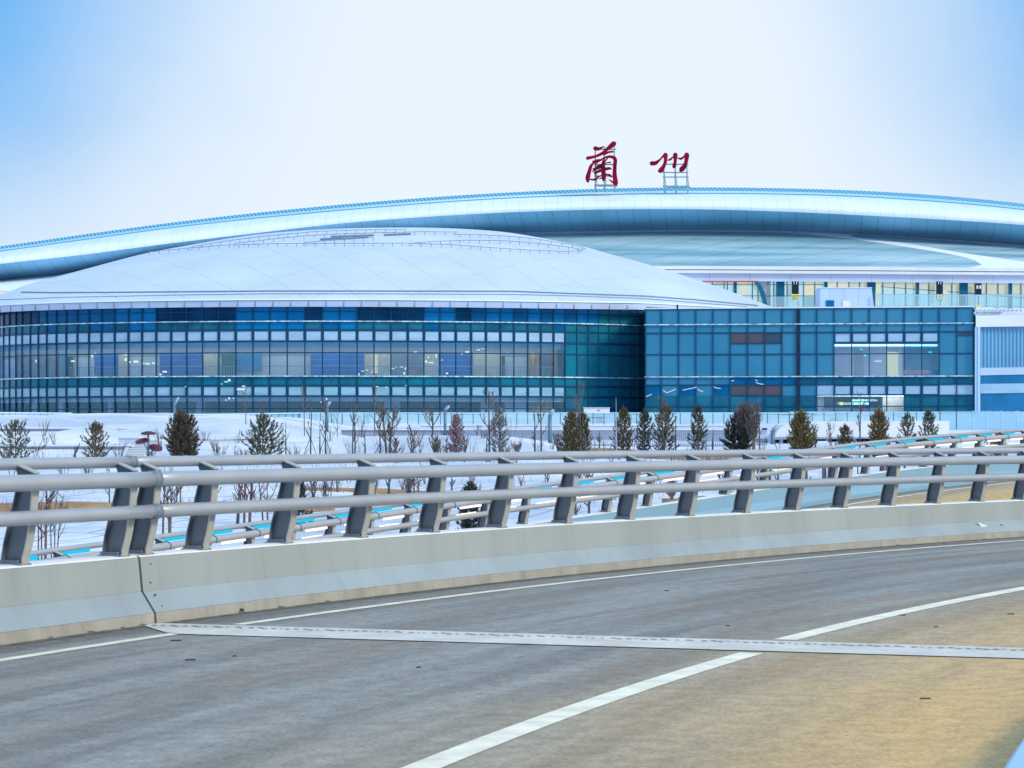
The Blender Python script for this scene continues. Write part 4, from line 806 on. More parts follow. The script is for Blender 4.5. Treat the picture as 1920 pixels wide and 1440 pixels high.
def leaf(top, bot, x0, x1, name, label):
    rows = []
    for k in range(71):
        x = lerp(x0, x1, 1 - (1 - k / 70) ** 1.0); a, b = smooth_interp(top, x), smooth_interp(bot, x); rows.append([on_slope(x, lerp(a, b, j / 6)) for j in range(7)])
    return MB().grid(rows).build(name, M['sky1'], ter_, smooth=True, fix=False)
leaf([(900, 436), (1000, 438), (1280, 434), (1420, 435.5), (1480, 437), (1560, 444), (1640, 454), (1720, 466), (1790, 478), (1825, 487), (1838, 494), (1840.5, 496)], [(900, 497), (1230, 498), (1500, 499), (1700, 500), (1780, 502.5), (1815, 501.5), (1832, 499), (1838, 498), (1840.5, 496.5)], 900, 1840.5, 'roof_glazing', None)
leaf([(1595, 441.5), (1605, 440), (1640, 442), (1700, 446), (1920, 462.5), (2080, 477)], [(1595, 442), (1605, 444.5), (1640, 449), (1700, 456), (1800, 473), (1920, 490), (2000, 501), (2080, 504)], 1595, 2060, 'roof_glazing', None)
def eband(y0, y1, d, name, mt, xs=AX, th=.3):
    MB().grid([[P(x, smooth_interp(EAV, x) + y0, d), P(x, smooth_interp(EAV, x) + y1, d)] for x in xs]).build(name, mt, ter_, solid=th, fix=False)
eband(-1, 5.5, 302.8, 'eave_edge', M['white']); eband(5.5, 7.2, 303, 'eave_gap', M['fline']); eband(7.2, 12.5, 302.4, 'eave_lip', M['white']); eband(12.5, 27.5, 302.9, 'eave_fascia', M['fascia'])
MB().pbox(1317, 1422, 526.5, 528.6, 302.3, .2).build('red_trim', M['redline'], ter_)
MB().pbox(-40, 16, 545, 553, 304, .5).build('dark_recess', M['cream'], ter_)
# glazed departure level
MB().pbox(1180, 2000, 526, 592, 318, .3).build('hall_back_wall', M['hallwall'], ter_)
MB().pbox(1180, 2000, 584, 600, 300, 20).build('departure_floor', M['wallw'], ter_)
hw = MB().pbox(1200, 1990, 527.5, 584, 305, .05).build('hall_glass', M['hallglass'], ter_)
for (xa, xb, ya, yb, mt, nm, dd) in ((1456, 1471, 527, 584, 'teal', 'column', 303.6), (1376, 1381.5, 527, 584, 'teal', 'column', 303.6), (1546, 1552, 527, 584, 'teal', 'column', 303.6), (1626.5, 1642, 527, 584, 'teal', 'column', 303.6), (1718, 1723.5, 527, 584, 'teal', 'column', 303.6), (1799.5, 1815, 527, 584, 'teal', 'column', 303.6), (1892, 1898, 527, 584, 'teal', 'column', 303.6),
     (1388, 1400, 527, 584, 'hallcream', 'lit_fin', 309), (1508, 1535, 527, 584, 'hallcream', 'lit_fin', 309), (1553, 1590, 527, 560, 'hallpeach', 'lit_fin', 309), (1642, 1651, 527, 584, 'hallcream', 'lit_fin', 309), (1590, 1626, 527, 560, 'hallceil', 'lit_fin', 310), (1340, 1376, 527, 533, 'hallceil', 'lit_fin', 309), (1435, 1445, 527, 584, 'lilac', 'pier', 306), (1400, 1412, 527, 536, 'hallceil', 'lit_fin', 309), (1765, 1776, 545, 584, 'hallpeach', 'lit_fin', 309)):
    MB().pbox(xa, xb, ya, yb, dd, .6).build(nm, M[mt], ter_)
def poly(pts, d, th, mt, name, par):
    n = len(pts); q = [P(x, y, d) for x, y in pts]; v = Vector((0, th, 0))
    return MB().add(q + [a + v for a in q], [tuple(range(n)), tuple(range(n, 2 * n))[::-1]] + [(i, (i + 1) % n, (i + 1) % n + n, i + n) for i in range(n)]).build(name, mt, par)
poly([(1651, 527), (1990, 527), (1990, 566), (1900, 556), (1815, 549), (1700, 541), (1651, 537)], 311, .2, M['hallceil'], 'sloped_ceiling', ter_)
poly([(1651, 536.5), (1700, 540.5), (1815, 548.5), (1900, 556), (1990, 566), (1990, 568), (1900, 558), (1815, 550), (1700, 542), (1651, 538)], 310.8, .1, M['fline'], 'ceiling_edge', ter_)
poly([(1414, 527.5), (1421, 527.5), (1429, 538), (1435, 552), (1440, 576), (1432, 576), (1429, 560), (1423, 542)], 303, .6, M['teal'], 'curved_brace', ter_)
poly([(1421, 527.5), (1436, 527.5), (1436, 550), (1429, 538)], 303.8, .6, M['white'], 'brace_web', ter_)
for x in [1336, 1358, 1364, 1411, 1421.5, 1451, 1476, 1497, 1507, 1528, 1570, 1592, 1612] + [1655.5 + 21.6 * k for k in range(16)]:
    MB().pbox(x - .8, x + .8, 527, 584, 304.6, .2).build('mullion', M['fline'], ter_)
for y_, xa, xb in ((533.5, 1330, 1545), (554.5, 1390, 1545), (552.5, 1642, 1990), (574, 1642, 1990)): MB().pbox(xa, xb, y_ - .6, y_ + .6, 304.5, .2).build('transom', M['frame'], ter_)
# glass balustrade on the wing roof
bal = thing('roof_balustrade', 'clear glass balustrade standing along the roof edge of the flat glass block', 'balustrade', (xat(1640, 270), 270, ztop))
bm_ = MB().pbox(1446, 1538, 556, 577, 270, .03); bm_.pbox(1645, 1930, 553, 577, 270, .03); bm_.build('glass_panel', M['balu'], bal)
for x in [1646 + 15 * k for k in range(19)]: MB().pbox(x, x + 1, 553, 578, 269.9, .05).build('post', M['gutter'], bal)
MB().pbox(1644, 1930, 552.6, 553.6, 269.8, .08).build('handrail', M['gutter'], bal)
# hanging gate signs
def hang(label, x0, x1, chars, y0=527.5):
    o = thing('hanging_sign', label, 'sign', (xat((x0 + x1) / 2, 302.8), 303, zat(551, 303)), 'hanging gate signs')
    MB().pbox(x0, x1, y0, 551.5, 302.0, .3).build('board', M['dk'], o); MB().pbox(x0, x1, 551.5, 563.5, 302.0, .3).build('gate_panel', M['yellow'] if chars == 'B' else M['dk'], o)
    MB().pbox(x0 + 3.2, x0 + 4.4, 527.5, 533, 301.9, .1).build('hanger', M['white'], o); MB().pbox(x1 - 4.4, x1 - 3.2, 527.5, 533, 301.9, .1).build('hanger', M['white'], o)
    mt = M['dk'] if chars == 'B' else M['yellow']
    for c, cx in ((0, lerp(x0, x1, .27)), (1, lerp(x0, x1, .74))):
        m = MB(); dd = 301.8
        if chars == 'B':
            for (a, b, c_, d_) in ((-2, -1.1, 553, 562), (-2, 1.2, 553, 554.1), (-2, 1.2, 557, 558), (-2, 1.2, 560.9, 562), (1.1, 2, 554, 557.2), (1.1, 2, 557.8, 561)): m.pbox(cx + a, cx + b, c_, d_, dd, .08)
            m.build('letter_b', mt, o)
        else:
            q = [P(cx - 3, 563, dd), P(cx - 1.7, 563, dd), P(cx, 553.6, dd), P(cx + 1.7, 563, dd), P(cx + 3, 563, dd), P(cx + .9, 551.5, dd), P(cx - .9, 551.5, dd)]; v = Vector((0, .08, 0)); n = 7
            m.add(q + [a + v for a in q], [(0, 1, 2, 6), (2, 3, 4, 5), (2, 5, 6)] + [tuple(i + 7 for i in f)[::-1] for f in ((0, 1, 2, 6), (2, 3, 4, 5), (2, 5, 6))] + [(i, (i + 1) % n, (i + 1) % n + n, i + n) for i in range(n)]); m.pbox(cx - 1.8, cx + 1.8, 558.4, 559.9, dd, .08); m.build('letter_a', mt, o)
    return o
hang('dark hanging sign reading BB in yellow under the terminal eave', 1485, 1497.5, 'B'); hang('dark hanging sign reading AA in yellow under the terminal eave', 1756, 1768, 'A')
o = thing('hanging_sign', 'dark hanging sign with two white pictogram squares near the right edge of the terminal', 'sign', (xat(1835, 302.8), 303, zat(553, 303)), 'hanging gate signs')
MB().pbox(1829.5, 1840.5, 531, 553, 302, .3).build('board', M['dk'], o); MB().pbox(1829.5, 1840.5, 554.5, 571, 302, .3).build('lit_strip', M['white'], o); MB().pbox(1830, 1840, 571, 577, 302, .3).build('gate_panel', M['yellow'], o)
for x in (1831, 1836.4): MB().pbox(x, x + 3.1, 535, 541.5, 301.9, .1).build('pictogram', M['white'], o)
MB().pbox(1834.6, 1835.6, 553.5, 572, 301.9, .1).build('divider', M['dk'], o)
# ================================================================ ROOFTOP CHARACTERS
def zx(u, v): return (1060 + u / 6.857, 240 + v / 6.857)
def brush(m, pts, d, idx):
    q = []; n = len(pts)
    for i in range(n - 1):                        # Catmull-Rom through the brush track
        p0, p1, p2, p3 = pts[max(i - 1, 0)], pts[i], pts[i + 1], pts[min(i + 2, n - 1)]
        for k in range(8):
            t = k / 8; q.append(tuple(.5 * (2*b + (c-a)*t + (2*a-5*b+4*c-e)*t*t + (3*b-a-3*c+e)*t**3) for a, b, c, e in zip(p0, p1, p2, p3)))
    q.append(pts[-1]); L_, R_ = [], []
    for i, (x, y, w_) in enumerate(q):
        a, b = q[max(i - 1, 0)], q[min(i + 1, len(q) - 1)]; tx_, ty_ = b[0] - a[0], b[1] - a[1]; l = math.hypot(tx_, ty_) or 1; nx, ny = -ty_ / l, tx_ / l; w_ = max(w_ * 1.08, 5)
        L_.append((x + nx * w_ / 2, y + ny * w_ / 2)); R_.append((x - nx * w_ / 2, y - ny * w_ / 2))
    def capp(x, y, w_, dx, dy):
        l = math.hypot(dx, dy) or 1; dx, dy = dx / l, dy / l; a0 = math.atan2(dy, dx); return [(x + math.cos(a0 + t) * w_ / 2, y + math.sin(a0 + t) * w_ / 2) for t in (PI/2*.66, PI/2*.33, 0, -PI/2*.33, -PI/2*.66)]
    e_ = q[-1]; s_ = q[0]
    ring = L_ + capp(e_[0], e_[1], max(e_[2], 4), e_[0] - q[-2][0], e_[1] - q[-2][1]) + R_[::-1] + capp(s_[0], s_[1], max(s_[2], 4), s_[0] - q[1][0], s_[1] - q[1][1])
    # triangulate as ladder + caps
    dd = d - .02 * idx; n = len(L_); vs = [P(*zx(*p), dd) for p in ring]; bk = [P(*zx(*p), d + .45) for p in ring]; N_ = len(ring); fs = []
    def Li(i): return i
    def Ri(i): return n + 5 + (n - 1 - i)
    for i in range(n - 1): fs.append((Li(i), Li(i + 1), Ri(i + 1), Ri(i)))
    fs.append(tuple([n - 1] + list(range(n, n + 5)) + [n + 5])); fs.append(tuple([Ri(0)] + list(range(2 * n + 5, 2 * n + 10)) + [0]))
    m.add(vs + bk, fs + [tuple(j + N_ for j in f)[::-1] for f in fs] + [(i, (i + 1) % N_, (i + 1) % N_ + N_, i + N_) for i in range(N_)])
LAN = [[(385, 262, 55), (430, 268, 40), (490, 240, 12)], [(625, 200, 62), (595, 225, 58), (535, 275, 42), (475, 325, 38), (385, 365, 34), (285, 388, 42)], [(612, 305, 24), (560, 310, 26), (495, 342, 24)],
       [(455, 405, 14), (530, 375, 28), (600, 372, 38), (640, 405, 46), (635, 500, 46), (634, 600, 52), (648, 700, 56), (650, 722, 44)], [(645, 722, 36), (595, 685, 22), (558, 662, 7)],
       [(372, 440, 14), (330, 490, 38), (305, 570, 46), (288, 640, 56), (290, 685, 36)], [(315, 660, 14), (380, 662, 28), (440, 620, 18), (525, 602, 12)],
       [(352, 432, 22), (385, 435, 50), (430, 418, 38), (475, 408, 14)], [(400, 495, 12), (460, 475, 30), (515, 452, 14), (580, 441, 20)], [(362, 530, 28), (430, 512, 34), (505, 488, 16)],
       [(378, 580, 30), (450, 548, 36), (560, 520, 34), (592, 532, 12)], [(505, 395, 16), (482, 450, 32), (486, 540, 50), (495, 630, 54), (485, 678, 18)], [(425, 655, 8), (485, 640, 26)],
       [(522, 590, 10), (570, 610, 34), (602, 632, 10)], [(345, 560, 14), (380, 545, 14), (410, 520, 16)], [(540, 395, 16), (500, 440, 18), (470, 500, 18)]]
ZHOU = [[(1110, 455, 54), (1160, 450, 48), (1215, 408, 24), (1258, 362, 26), (1285, 345, 52)], [(1288, 345, 56), (1286, 430, 40), (1265, 490, 44), (1232, 540, 62), (1215, 552, 52)],
        [(1318, 415, 14), (1352, 402, 28), (1388, 370, 18), (1412, 342, 48)], [(1414, 345, 58), (1412, 430, 38), (1400, 488, 48), (1396, 500, 40)], [(1445, 385, 12), (1488, 395, 30), (1530, 365, 24), (1558, 342, 56)], [(1563, 348, 60), (1552, 430, 46), (1532, 488, 54), (1496, 532, 64), (1486, 545, 46)]]
for strokes, lab, legs, ybase, ytop in ((LAN, 'tall dark red calligraphic character reading 蘭 on a steel frame at the roof crest', (1116, 1133, 1152), 347, 274), (ZHOU, 'wide low dark red calligraphic character reading 州 on a steel frame at the roof crest', (1245, 1266, 1288), 349, 302)):
    root = thing('rooftop_character', lab, 'sign', tuple(P(legs[1], ybase + 10, 326)), 'rooftop sign characters')
    m = MB()
    for i, st in enumerate(strokes): brush(m, st, 325, i)
    m.build('character_face', M['red'], root, fix=False)
    f_ = MB(); d0, d1 = 325.7, 328
    for x in legs:
        f_.tube([P(x, ybase + 8, d0), P(x, ytop, d0)], .07, 4); f_.tube([P(x + 3.5, ybase + 1, d1), P(x, ytop + 20, d0)], .06, 4)
        for yy in range(int(ytop + 24), int(ybase), 9): f_.tube([P(x, yy, d0), P(x + 2.5, yy + 7, d0 + 1.2)], .035, 4)
        f_.tube([P(x, ybase, d0), P(x + 2, ybase + 13, d0 + 1)], .11, 4)
    for yy in (ytop + 6, (ytop + ybase) / 2 - 2, ybase - 17, ybase): f_.tube([P(legs[0] - 2, yy, d0 + .05), P(legs[2] + 3, yy, d0 + .05)], .07, 4)
    f_.tube([P(legs[0] + 4, ybase + 2, d1), P(legs[2] + 6, ybase + 2, d1)], .07, 4)
    f_.build('support_frame', M['frame'], root)
# ================================================================ MIDDLE GROUND: fences, walls, steps
def fence_glass(label, x0, x1, d0, d1, ytop, ybot, n, yb2=None):
    o = thing('glass_fence', label, 'fence', tuple(P((x0 + x1) / 2, ybot, (d0 + d1) / 2)), 'glass fences below the halls'); f = lambda k: (lerp(x0, x1, k), lerp(d0, d1, k), lerp(ytop, yb2 or ytop, k)); h = ybot - ytop
    a, b = f(0), f(1); A, B = P(a[0], a[2], a[1]), P(b[0], b[2], b[1]); A2, B2 = P(a[0], a[2] + h, a[1]), P(b[0], b[2] + h, b[1]); v = Vector((0, .03, 0))
    MB().hexa([A2, B2, B2 + v, A2 + v, A, B, B + v, A + v]).build('glass_panel', M['balu'], o); MB().tube([A, B], .055, 6).build('handrail', M['gutter'], o)
    for k in range(n + 1): x, d, y = f(k / n); MB().tube([P(x, y + h + 2, d - .05), P(x, y, d - .05)], .035, 4).build('post', M['pole'], o)
fence_glass('long glass fence with thin dark posts along the foot of the curved hall', 560, 1480, 224, 224, 774.5, 794, 45)
fence_glass('glass fence on the snowy bank below the curved hall at the left edge', -30, 135, 206, 214, 773.5, 783, 14, 775)
fence_glass('short glass fence bending down the snow bank left of centre', 352, 562, 206, 224, 778, 796, 16, 774.5)
fence_glass('glass fence with dark posts along the foot of the flat glass block', 1480, 1762, 224, 222, 773, 793, 13)
o = thing('glass_screen', 'tall cyan glass screen at the right below the ribbed annex', 'screen', tuple(P(1840, 815, 222)), None)
MB().pbox(1762, 1950, 771, 820, 222, .04).build('glass_panel', M['balu2'], o)
for x in (1762, 1793, 1824, 1850, 1878, 1906): MB().pbox(x, x + 1.6, 770, 820, 221.9, .08).build('post', M['aqua'] if x > 1800 else M['pole'], o)
def wall(label, x0, x1, y0, y1, d, mt='wallg', th=.5, cap=True, d1=None, name='retaining_wall'):
    o = thing(name, label, 'wall', tuple(P((x0 + x1) / 2, y1, d)), None); MB().box(xat(x0, d), xat(x1, d), d, d + th, zat(y1, d) - 1.0, zat(y0, d)).build('wall', M[mt], o)
    if cap: MB().box(xat(x0, d) - .04, xat(x1, d) + .04, d - .08, d + th + .5, zat(y0, d), zat(y0, d) + .10).build('snow_cap', M['snow'], o)
    if mt != 'wallw': MB().box(xat(x0, d) - .02, xat(x1, d) + .02, d - .05, d, zat(y0, d) - .09, zat(y0, d) - .005).build('coping', M['fline'], o)
wall('long pale retaining wall with a dark coping line below the glass fence', 788, 1470, 798.5, 806, 214, 'wallw')
wall('pale low wall directly behind the picket fence', 640, 1440, 806.5, 812, 196, 'wallg')
wall('snow topped retaining wall on the upper terrace at the left', -60, 256, 804, 812, 188); wall('snow topped retaining wall on the lower terrace left of the steps', -60, 246, 837, 849, 158)
wall('short pale wall left of the snowy steps on the upper terrace', 222, 262, 822, 836, 166, 'wallw')
# picket fence
o = thing('picket_fence', 'pale grey metal picket fence behind the pines right of centre', 'fence', tuple(P(1150, 838, 182))); m = MB(); x = 872
while x < 1436: m.tube([P(x, 838, 182), P(x, 808.5, 182)], .028, 4); x += 3.7
m.build('pickets', M['picket'], o)
for y_ in (808.5, 812, 834): MB().tube([P(870, y_, 182), P(1438, y_, 182)], .035, 4).build('rail', M['picket'], o)
MB().pbox(870, 1438, 836, 842, 182.1, .25).build('footing', M['wallw'], o)
# steps
o = thing('snowy_steps', 'snow covered garden steps beside the red disc lamp', 'steps', tuple(P(255, 862, 148)))
for k in range(13):
    f = k / 12; d = lerp(148, 163, f); xa = lerp(226, 250, f); xb = lerp(260, 298, f); y = lerp(864, 826, f); z = zat(y, d)
    MB().box(xat(xa, d), xat(xb, d), d, d + 1.4, z - .35, z - .02).build('riser', M['stair'], o); MB().box(xat(xa, d), xat(xb, d), d + .25, d + 1.42, z - .019, z + .05).build('tread_snow', M['snow'], o)
MB().hexa([P(218, 868, 147), P(226, 868, 147), P(250, 842, 164), P(244, 842, 164), P(218, 856, 147), P(226, 856, 147), P(250, 830, 164), P(244, 830, 164)]).build('cheek_wall', M['wallw'], o)
# low white service building
o = thing('service_building', 'low white curved building half hidden behind the pines at the right', 'building', tuple(P(1610, 852, 192)))
pts = [(1452, 822), (1456, 812), (1463, 803), (1474, 796), (1490, 792), (1540, 790), (1780, 789), (1780, 821), (1452, 824)]
poly(pts, 190, 9, M['white'], 'curved_roof', o); MB().pbox(1425, 1780, 820.5, 858, 193, 5).build('rear_wall', M['wallg'], o)
for x in (1440, 1462, 1478, 1497, 1523, 1548, 1570, 1600, 1640, 1672, 1700, 1735): MB().pbox(x, x + 6, 821, 860, 190.4, .4).build('pillar', M['lilac'], o)
for x in (1455, 1484, 1510, 1555, 1610, 1655, 1684, 1715): MB().pbox(x, x + 12, 826, 846, 192.8, .1).build('dark_bay', M['g_dark'] if x % 3 else M['dkvent'], o)
MB().pbox(1533, 1552, 827, 836, 189.8, .2).build('white_cabinet', M['white'], o); MB().pbox(1429, 1438.5, 802.5, 806.8, 189.5, .2).build('dark_plate', M['dkvent'], o); MB().pbox(1418, 1456, 794, 822, 192, .6).build('end_wall', M['wallw'], o)
MB().pbox(1455, 1515, 840, 846, 189.9, .1).build('grille', M['fline'], o); MB().pbox(1452, 1780, 820, 821.3, 189.9, .1).build('roof_lip', M['fline'], o)
# pale box by the hall
bx = thing('utility_cabinet', 'pale flat box on the bank at the foot of the curved hall beside a pine', 'cabinet', tuple(P(1120, 774, 234))); MB().pbox(1095, 1143, 764.5, 776, 234, 1.5).build('body', M['white'], bx, bevel=.03); MB().pbox(1121, 1124, 768, 771, 233.95, .05).build('lock', M['fline'], bx); MB().pbox(1094, 1144, 763.8, 764.5, 233.9, 1.7).build('lid', M['snowcap'], bx)
# disc lamp
o = thing('disc_lamp', 'garden lamp with three dark red tilted discs on a grey stem beside the snowy steps', 'lamp', tuple(P(278, 864, 149)))
MB().tube([P(278, 866, 149), P(278, 815, 149)], [.07, .055], 8).build('stem', M['pole'], o)
for (x, y, rx, tl, ty_) in ((278, 812.5, 14, 0, 0), (267, 826.5, 13, .12, -.30), (292, 839, 12.8, -.14, .42)):
    c = P(x, y, 149); m = MB(); n = 22; r = rx * 149 / FPX; ring = []
    def dp(a, rad, hh): return c + Vector((rad * math.cos(a), rad * math.sin(a), hh + rad * math.cos(a) * tl * 1.3 + rad * math.sin(a) * (abs(ty_) or .1)))
    vs = [dp(2 * PI * k / n, r, -.05) for k in range(n)] + [dp(2 * PI * k / n, r, .03) for k in range(n)] + [dp(2 * PI * k / n, r * .5, .10) for k in range(n)] + [c + Vector((0, 0, .13)), c + Vector((0, 0, -.05))]
    fs = [(k, (k + 1) % n, (k + 1) % n + n, k + n) for k in range(n)] + [(k + n, (k + 1) % n + n, (k + 1) % n + 2 * n, k + 2 * n) for k in range(n)] + [(k + 2 * n, (k + 1) % n + 2 * n, 3 * n) for k in range(n)] + [((k + 1) % n, k, 3 * n + 1) for k in range(n)]
    m.add(vs, fs).build('red_disc', M['dred'], o)
MB().tube([P(278, 846, 149), P(268, 828, 149)], .035, 5).build('arm', M['pole'], o); MB().tube([P(278, 855, 149), P(290, 841, 149)], .035, 5).build('arm', M['pole'], o)
for a in (-7, 7): MB().tube([P(278, 857, 149), P(278 + a, 864, 148.5)], .03, 5).build('foot_brace', M['pole'], o)
# camera / lamp poles
for (x, y0, y1, d, hx, hy, lab, rr_) in ((327, 758, 812, 196, 335, 745, 'thin blue-grey lamp pole with bent head behind the dense brown pine', .09), (613, 761, 808, 196, 619, 753, 'blue-grey lamp pole with a pale bent head left of centre', .12), (834.5, 768, 812, 196, 842.5, 761, 'blue-grey lamp pole with a bent head left of the reddish pine', .11), (1031, 778, 838, 180, 1038, 768, 'blue-grey lamp pole with a bent head left of the big olive pine', .13), (1449, 807, 852, 186, 1459, 798.5, 'stout grey pole with a short slanted head in front of the low white building', .16)):
    o = thing('lamp_pole', lab, 'lamp pole', tuple(P(x, y1, d)), 'lamp poles along the fence'); zb = min(zat(y1, d), ter(xat(x, d), d)) - .1; q = P(x, y1, d); q.z = zb
    MB().tube([q, P(x, y0, d)], rr_, 8).build('pole', M['pole'], o, smooth=True); MB().tube([P(x, y0 + .5, d), P(hx, hy, d)], [rr_ * 1.1, rr_ * .9], 8).build('lamp_head', M['picket'], o, smooth=True)
# ================================================================ TREES
def clump(m, p, dirv, ln, n, rg, nl, nw):
    """a spray of needles around a short shoot"""
    dirv = dirv.normalized(); u = dirv.cross(Vector((.31, .77, .55))).normalized(); v = dirv.cross(u)
    for i in range(n):
        f = rg.random(); a = rg.uniform(0, 2 * PI); o = p + dirv * (ln * f); t = (dirv * rg.uniform(.5, 1.1) + (u * math.cos(a) + v * math.sin(a)) * rg.uniform(.45, .9)).normalized() * nl * rg.uniform(.7, 1.2)
        s = t.cross(Vector((rg.uniform(-1, 1), rg.uniform(-1, 1), rg.uniform(-1, 1)))).normalized() * nw
        m.add([o - s, o + s, o + t], [(0, 1, 2)])
def pine(x, ybase, ytop, hw, mt, label, whorls=11, dens=1.0, seed=0, open_=.0, asym=0, stakes=False, D=None, fork=False, droop=.0):
    rg = random.Random(seed * 97 + int(x)); d = D or ground_d(x, ybase); k = d / FPX; base = P(x, ybase, d); base.z = ter(base.x, d) - .05; H = (EYE - (ytop - HY) * k) - base.z; W = hw * k
    o = thing('pine_tree', label, 'tree', tuple(base), 'pines on the snowy bank')
    tr = MB(); lean = rg.uniform(-.02, .02) * H; top = base + Vector((lean, 0, H * .93)); tr.tube([base, base.lerp(top, .5), top], [max(.028, H * .018), H * .013, .012], 6)
    br = MB(); nd = MB(); unit = max(.9, 3.0 / 1)
    for w_ in range(whorls):
        f = w_ / (whorls - 1); hz = H * lerp(.10, .90, f ** .92); env = (1 - f) ** .62 * .86 + .14
        if f < .12: env *= .8
        nb = max(4, int((7 - 2 * f) * (1.0 + .4 * dens)))
        for b in range(nb):
            if rg.random() < open_: continue
            a = 2 * PI * (b + rg.random() * .8) / nb; L_ = W * env * rg.uniform(.50, 1.25) * (1 + asym * math.cos(a)); up = lerp(.25, 1.1, f) * rg.uniform(.7, 1.3) - droop
            s = base.lerp(top, hz / (H * .93) * .93 if hz < H * .93 else .98); mid = s + Vector((math.cos(a) * L_ * .6, math.sin(a) * L_ * .6, L_ * up * .22)); e_ = s + Vector((math.cos(a) * L_, math.sin(a) * L_, L_ * up * .75 + .03 * H * rg.random()))
            br.tube([s, mid, e_], [.018, .012, .006], 3, cap=False); nt_ = max(2, int(L_ / .17 * dens))
            for j in range(nt_):
                g = .30 + .70 * (j + rg.random() * .7) / nt_; q = s.lerp(mid, g / .6) if g < .6 else mid.lerp(e_, min(1, (g - .6) / .4)); side = Vector((math.cos(a + rg.choice((-1, 1)) * rg.uniform(.2, 1.1)), math.sin(a + rg.choice((-1, 1)) * rg.uniform(.2, 1.1)), rg.uniform(.5, 1.4)))
                clump(nd, q, side, .20 + .06 * rg.random(), 15, rg, .125, .020)
            clump(nd, e_, (e_ - mid).normalized() + Vector((0, 0, .6)), .24, 20, rg, .13, .020)
    for j in range(5): clump(nd, top + Vector((0, 0, -.12 * j)), Vector((rg.uniform(-.2, .2), rg.uniform(-.2, .2), 1)), .28, 16, rg, .12, .019)
    tr.build('trunk', M['trunk'], o); br.build('branches', M['trunk'], o); nd.build('needles', mt, o, fix=False)
    if stakes:
        s_ = MB()
        for a in (.4, 2.4, 4.6): s_.tube([base + Vector((math.cos(a) * .7, math.sin(a) * .7, 0)), base + Vector((0, 0, H * .42))], .022, 4)
        s_.build('support_stakes', M['stake'], o)
    return o
G = M
pine(30, 868, 790, 44, G['n_green'], 'open sparse young pine at the far left with snow between its boughs', 9, .8, 1, .22)
pine(180, 866, 792, 25, G['n_olive'], 'small narrow young pine between the left edge pine and the red disc lamp', 9, .9, 2, .12)
pine(342, 868, 770, 34, G['n_brown'], 'dense brown pine right of the snowy steps', 14, 2.1, 3)
pine(492, 868, 777, 40, G['n_green'], 'broad open green pine left of centre with clear gaps between its boughs', 11, .95, 4, .12)
pine(855, 856, 776, 15, G['n_pink'], 'narrow reddish young pine just left of the picture centre', 11, .9, 5, .1, stakes=True)
pine(937, 857, 760, 16, G['n_pale'], 'pale frosted narrow pine right of the reddish one', 11, .7, 6, .15, stakes=True)
pine(1070, 857, 769, 20, G['n_olive'], 'left one of the two touching olive pines in front of the picket fence', 12, 1.3, 7, stakes=True)
pine(1092, 855, 771, 17, G['n_olive'], 'right one of the two touching olive pines in front of the picket fence', 11, 1.2, 8)
pine(1169, 854, 761, 20, G['n_olive'], 'tall narrow pine standing by itself on brown soil right of the olive pair', 12, 1.0, 9, .08, stakes=True)
pine(1208, 853, 765, 15, G['n_green'], 'slim pine left of the taller twin beside the glass block corner', 11, .9, 10, .12, stakes=True)
pine(1246, 855, 754, 24, G['n_olive'], 'tallest olive pine of the row in front of the left end of the flat block', 12, 1.0, 11, .1, stakes=True)
pine(1309, 853, 756, 17, G['n_green'], 'slender cone shaped pine with a bare lower trunk and tripod stakes', 12, .75, 12, .12, stakes=True)
pine(1384, 858, 770, 30, G['n_dark'], 'bushy dark green pine left of a brown leafless shrub', 12, 1.9, 13)
pine(1500, 858, 766, 26, G['n_gold'], 'golden tipped cone shaped pine in front of the low white building', 13, 1.9, 14, D=150)
pine(1586, 850, 797, 17, G['n_brown'], 'small brownish pine low behind the far barrier rail', 8, 1.3, 15, D=155)
pine(1648, 848, 763, 22, G['n_gold'], 'golden green cone shaped pine right of the small brownish one', 13, 1.7, 16, D=155)
pine(1702, 842, 772, 21, G['n_green'], 'open grey-green pine left of the last pine of the row', 9, .8, 17, .15, D=160)
pine(1741, 842, 766, 22, G['n_green'], 'rightmost pine of the row, dark and upright', 10, 1.0, 18, .08, D=160)
pine(881, 990, 906, 18, G['n_dark'], 'small dark fir seen between the rails of the near barrier at centre', 8, 1.2, 19, .05, D=82)
pine(566, 985, 908, 15, G['n_dark'], 'tiny bare looking fir seen between the rails left of centre', 6, .35, 20, .35, D=88)
pine(1870, 846, 815, 16, G['n_gold'], 'low golden shrub like pine glimpsed through the far rails at the right edge', 6, 1.3, 21, D=140)
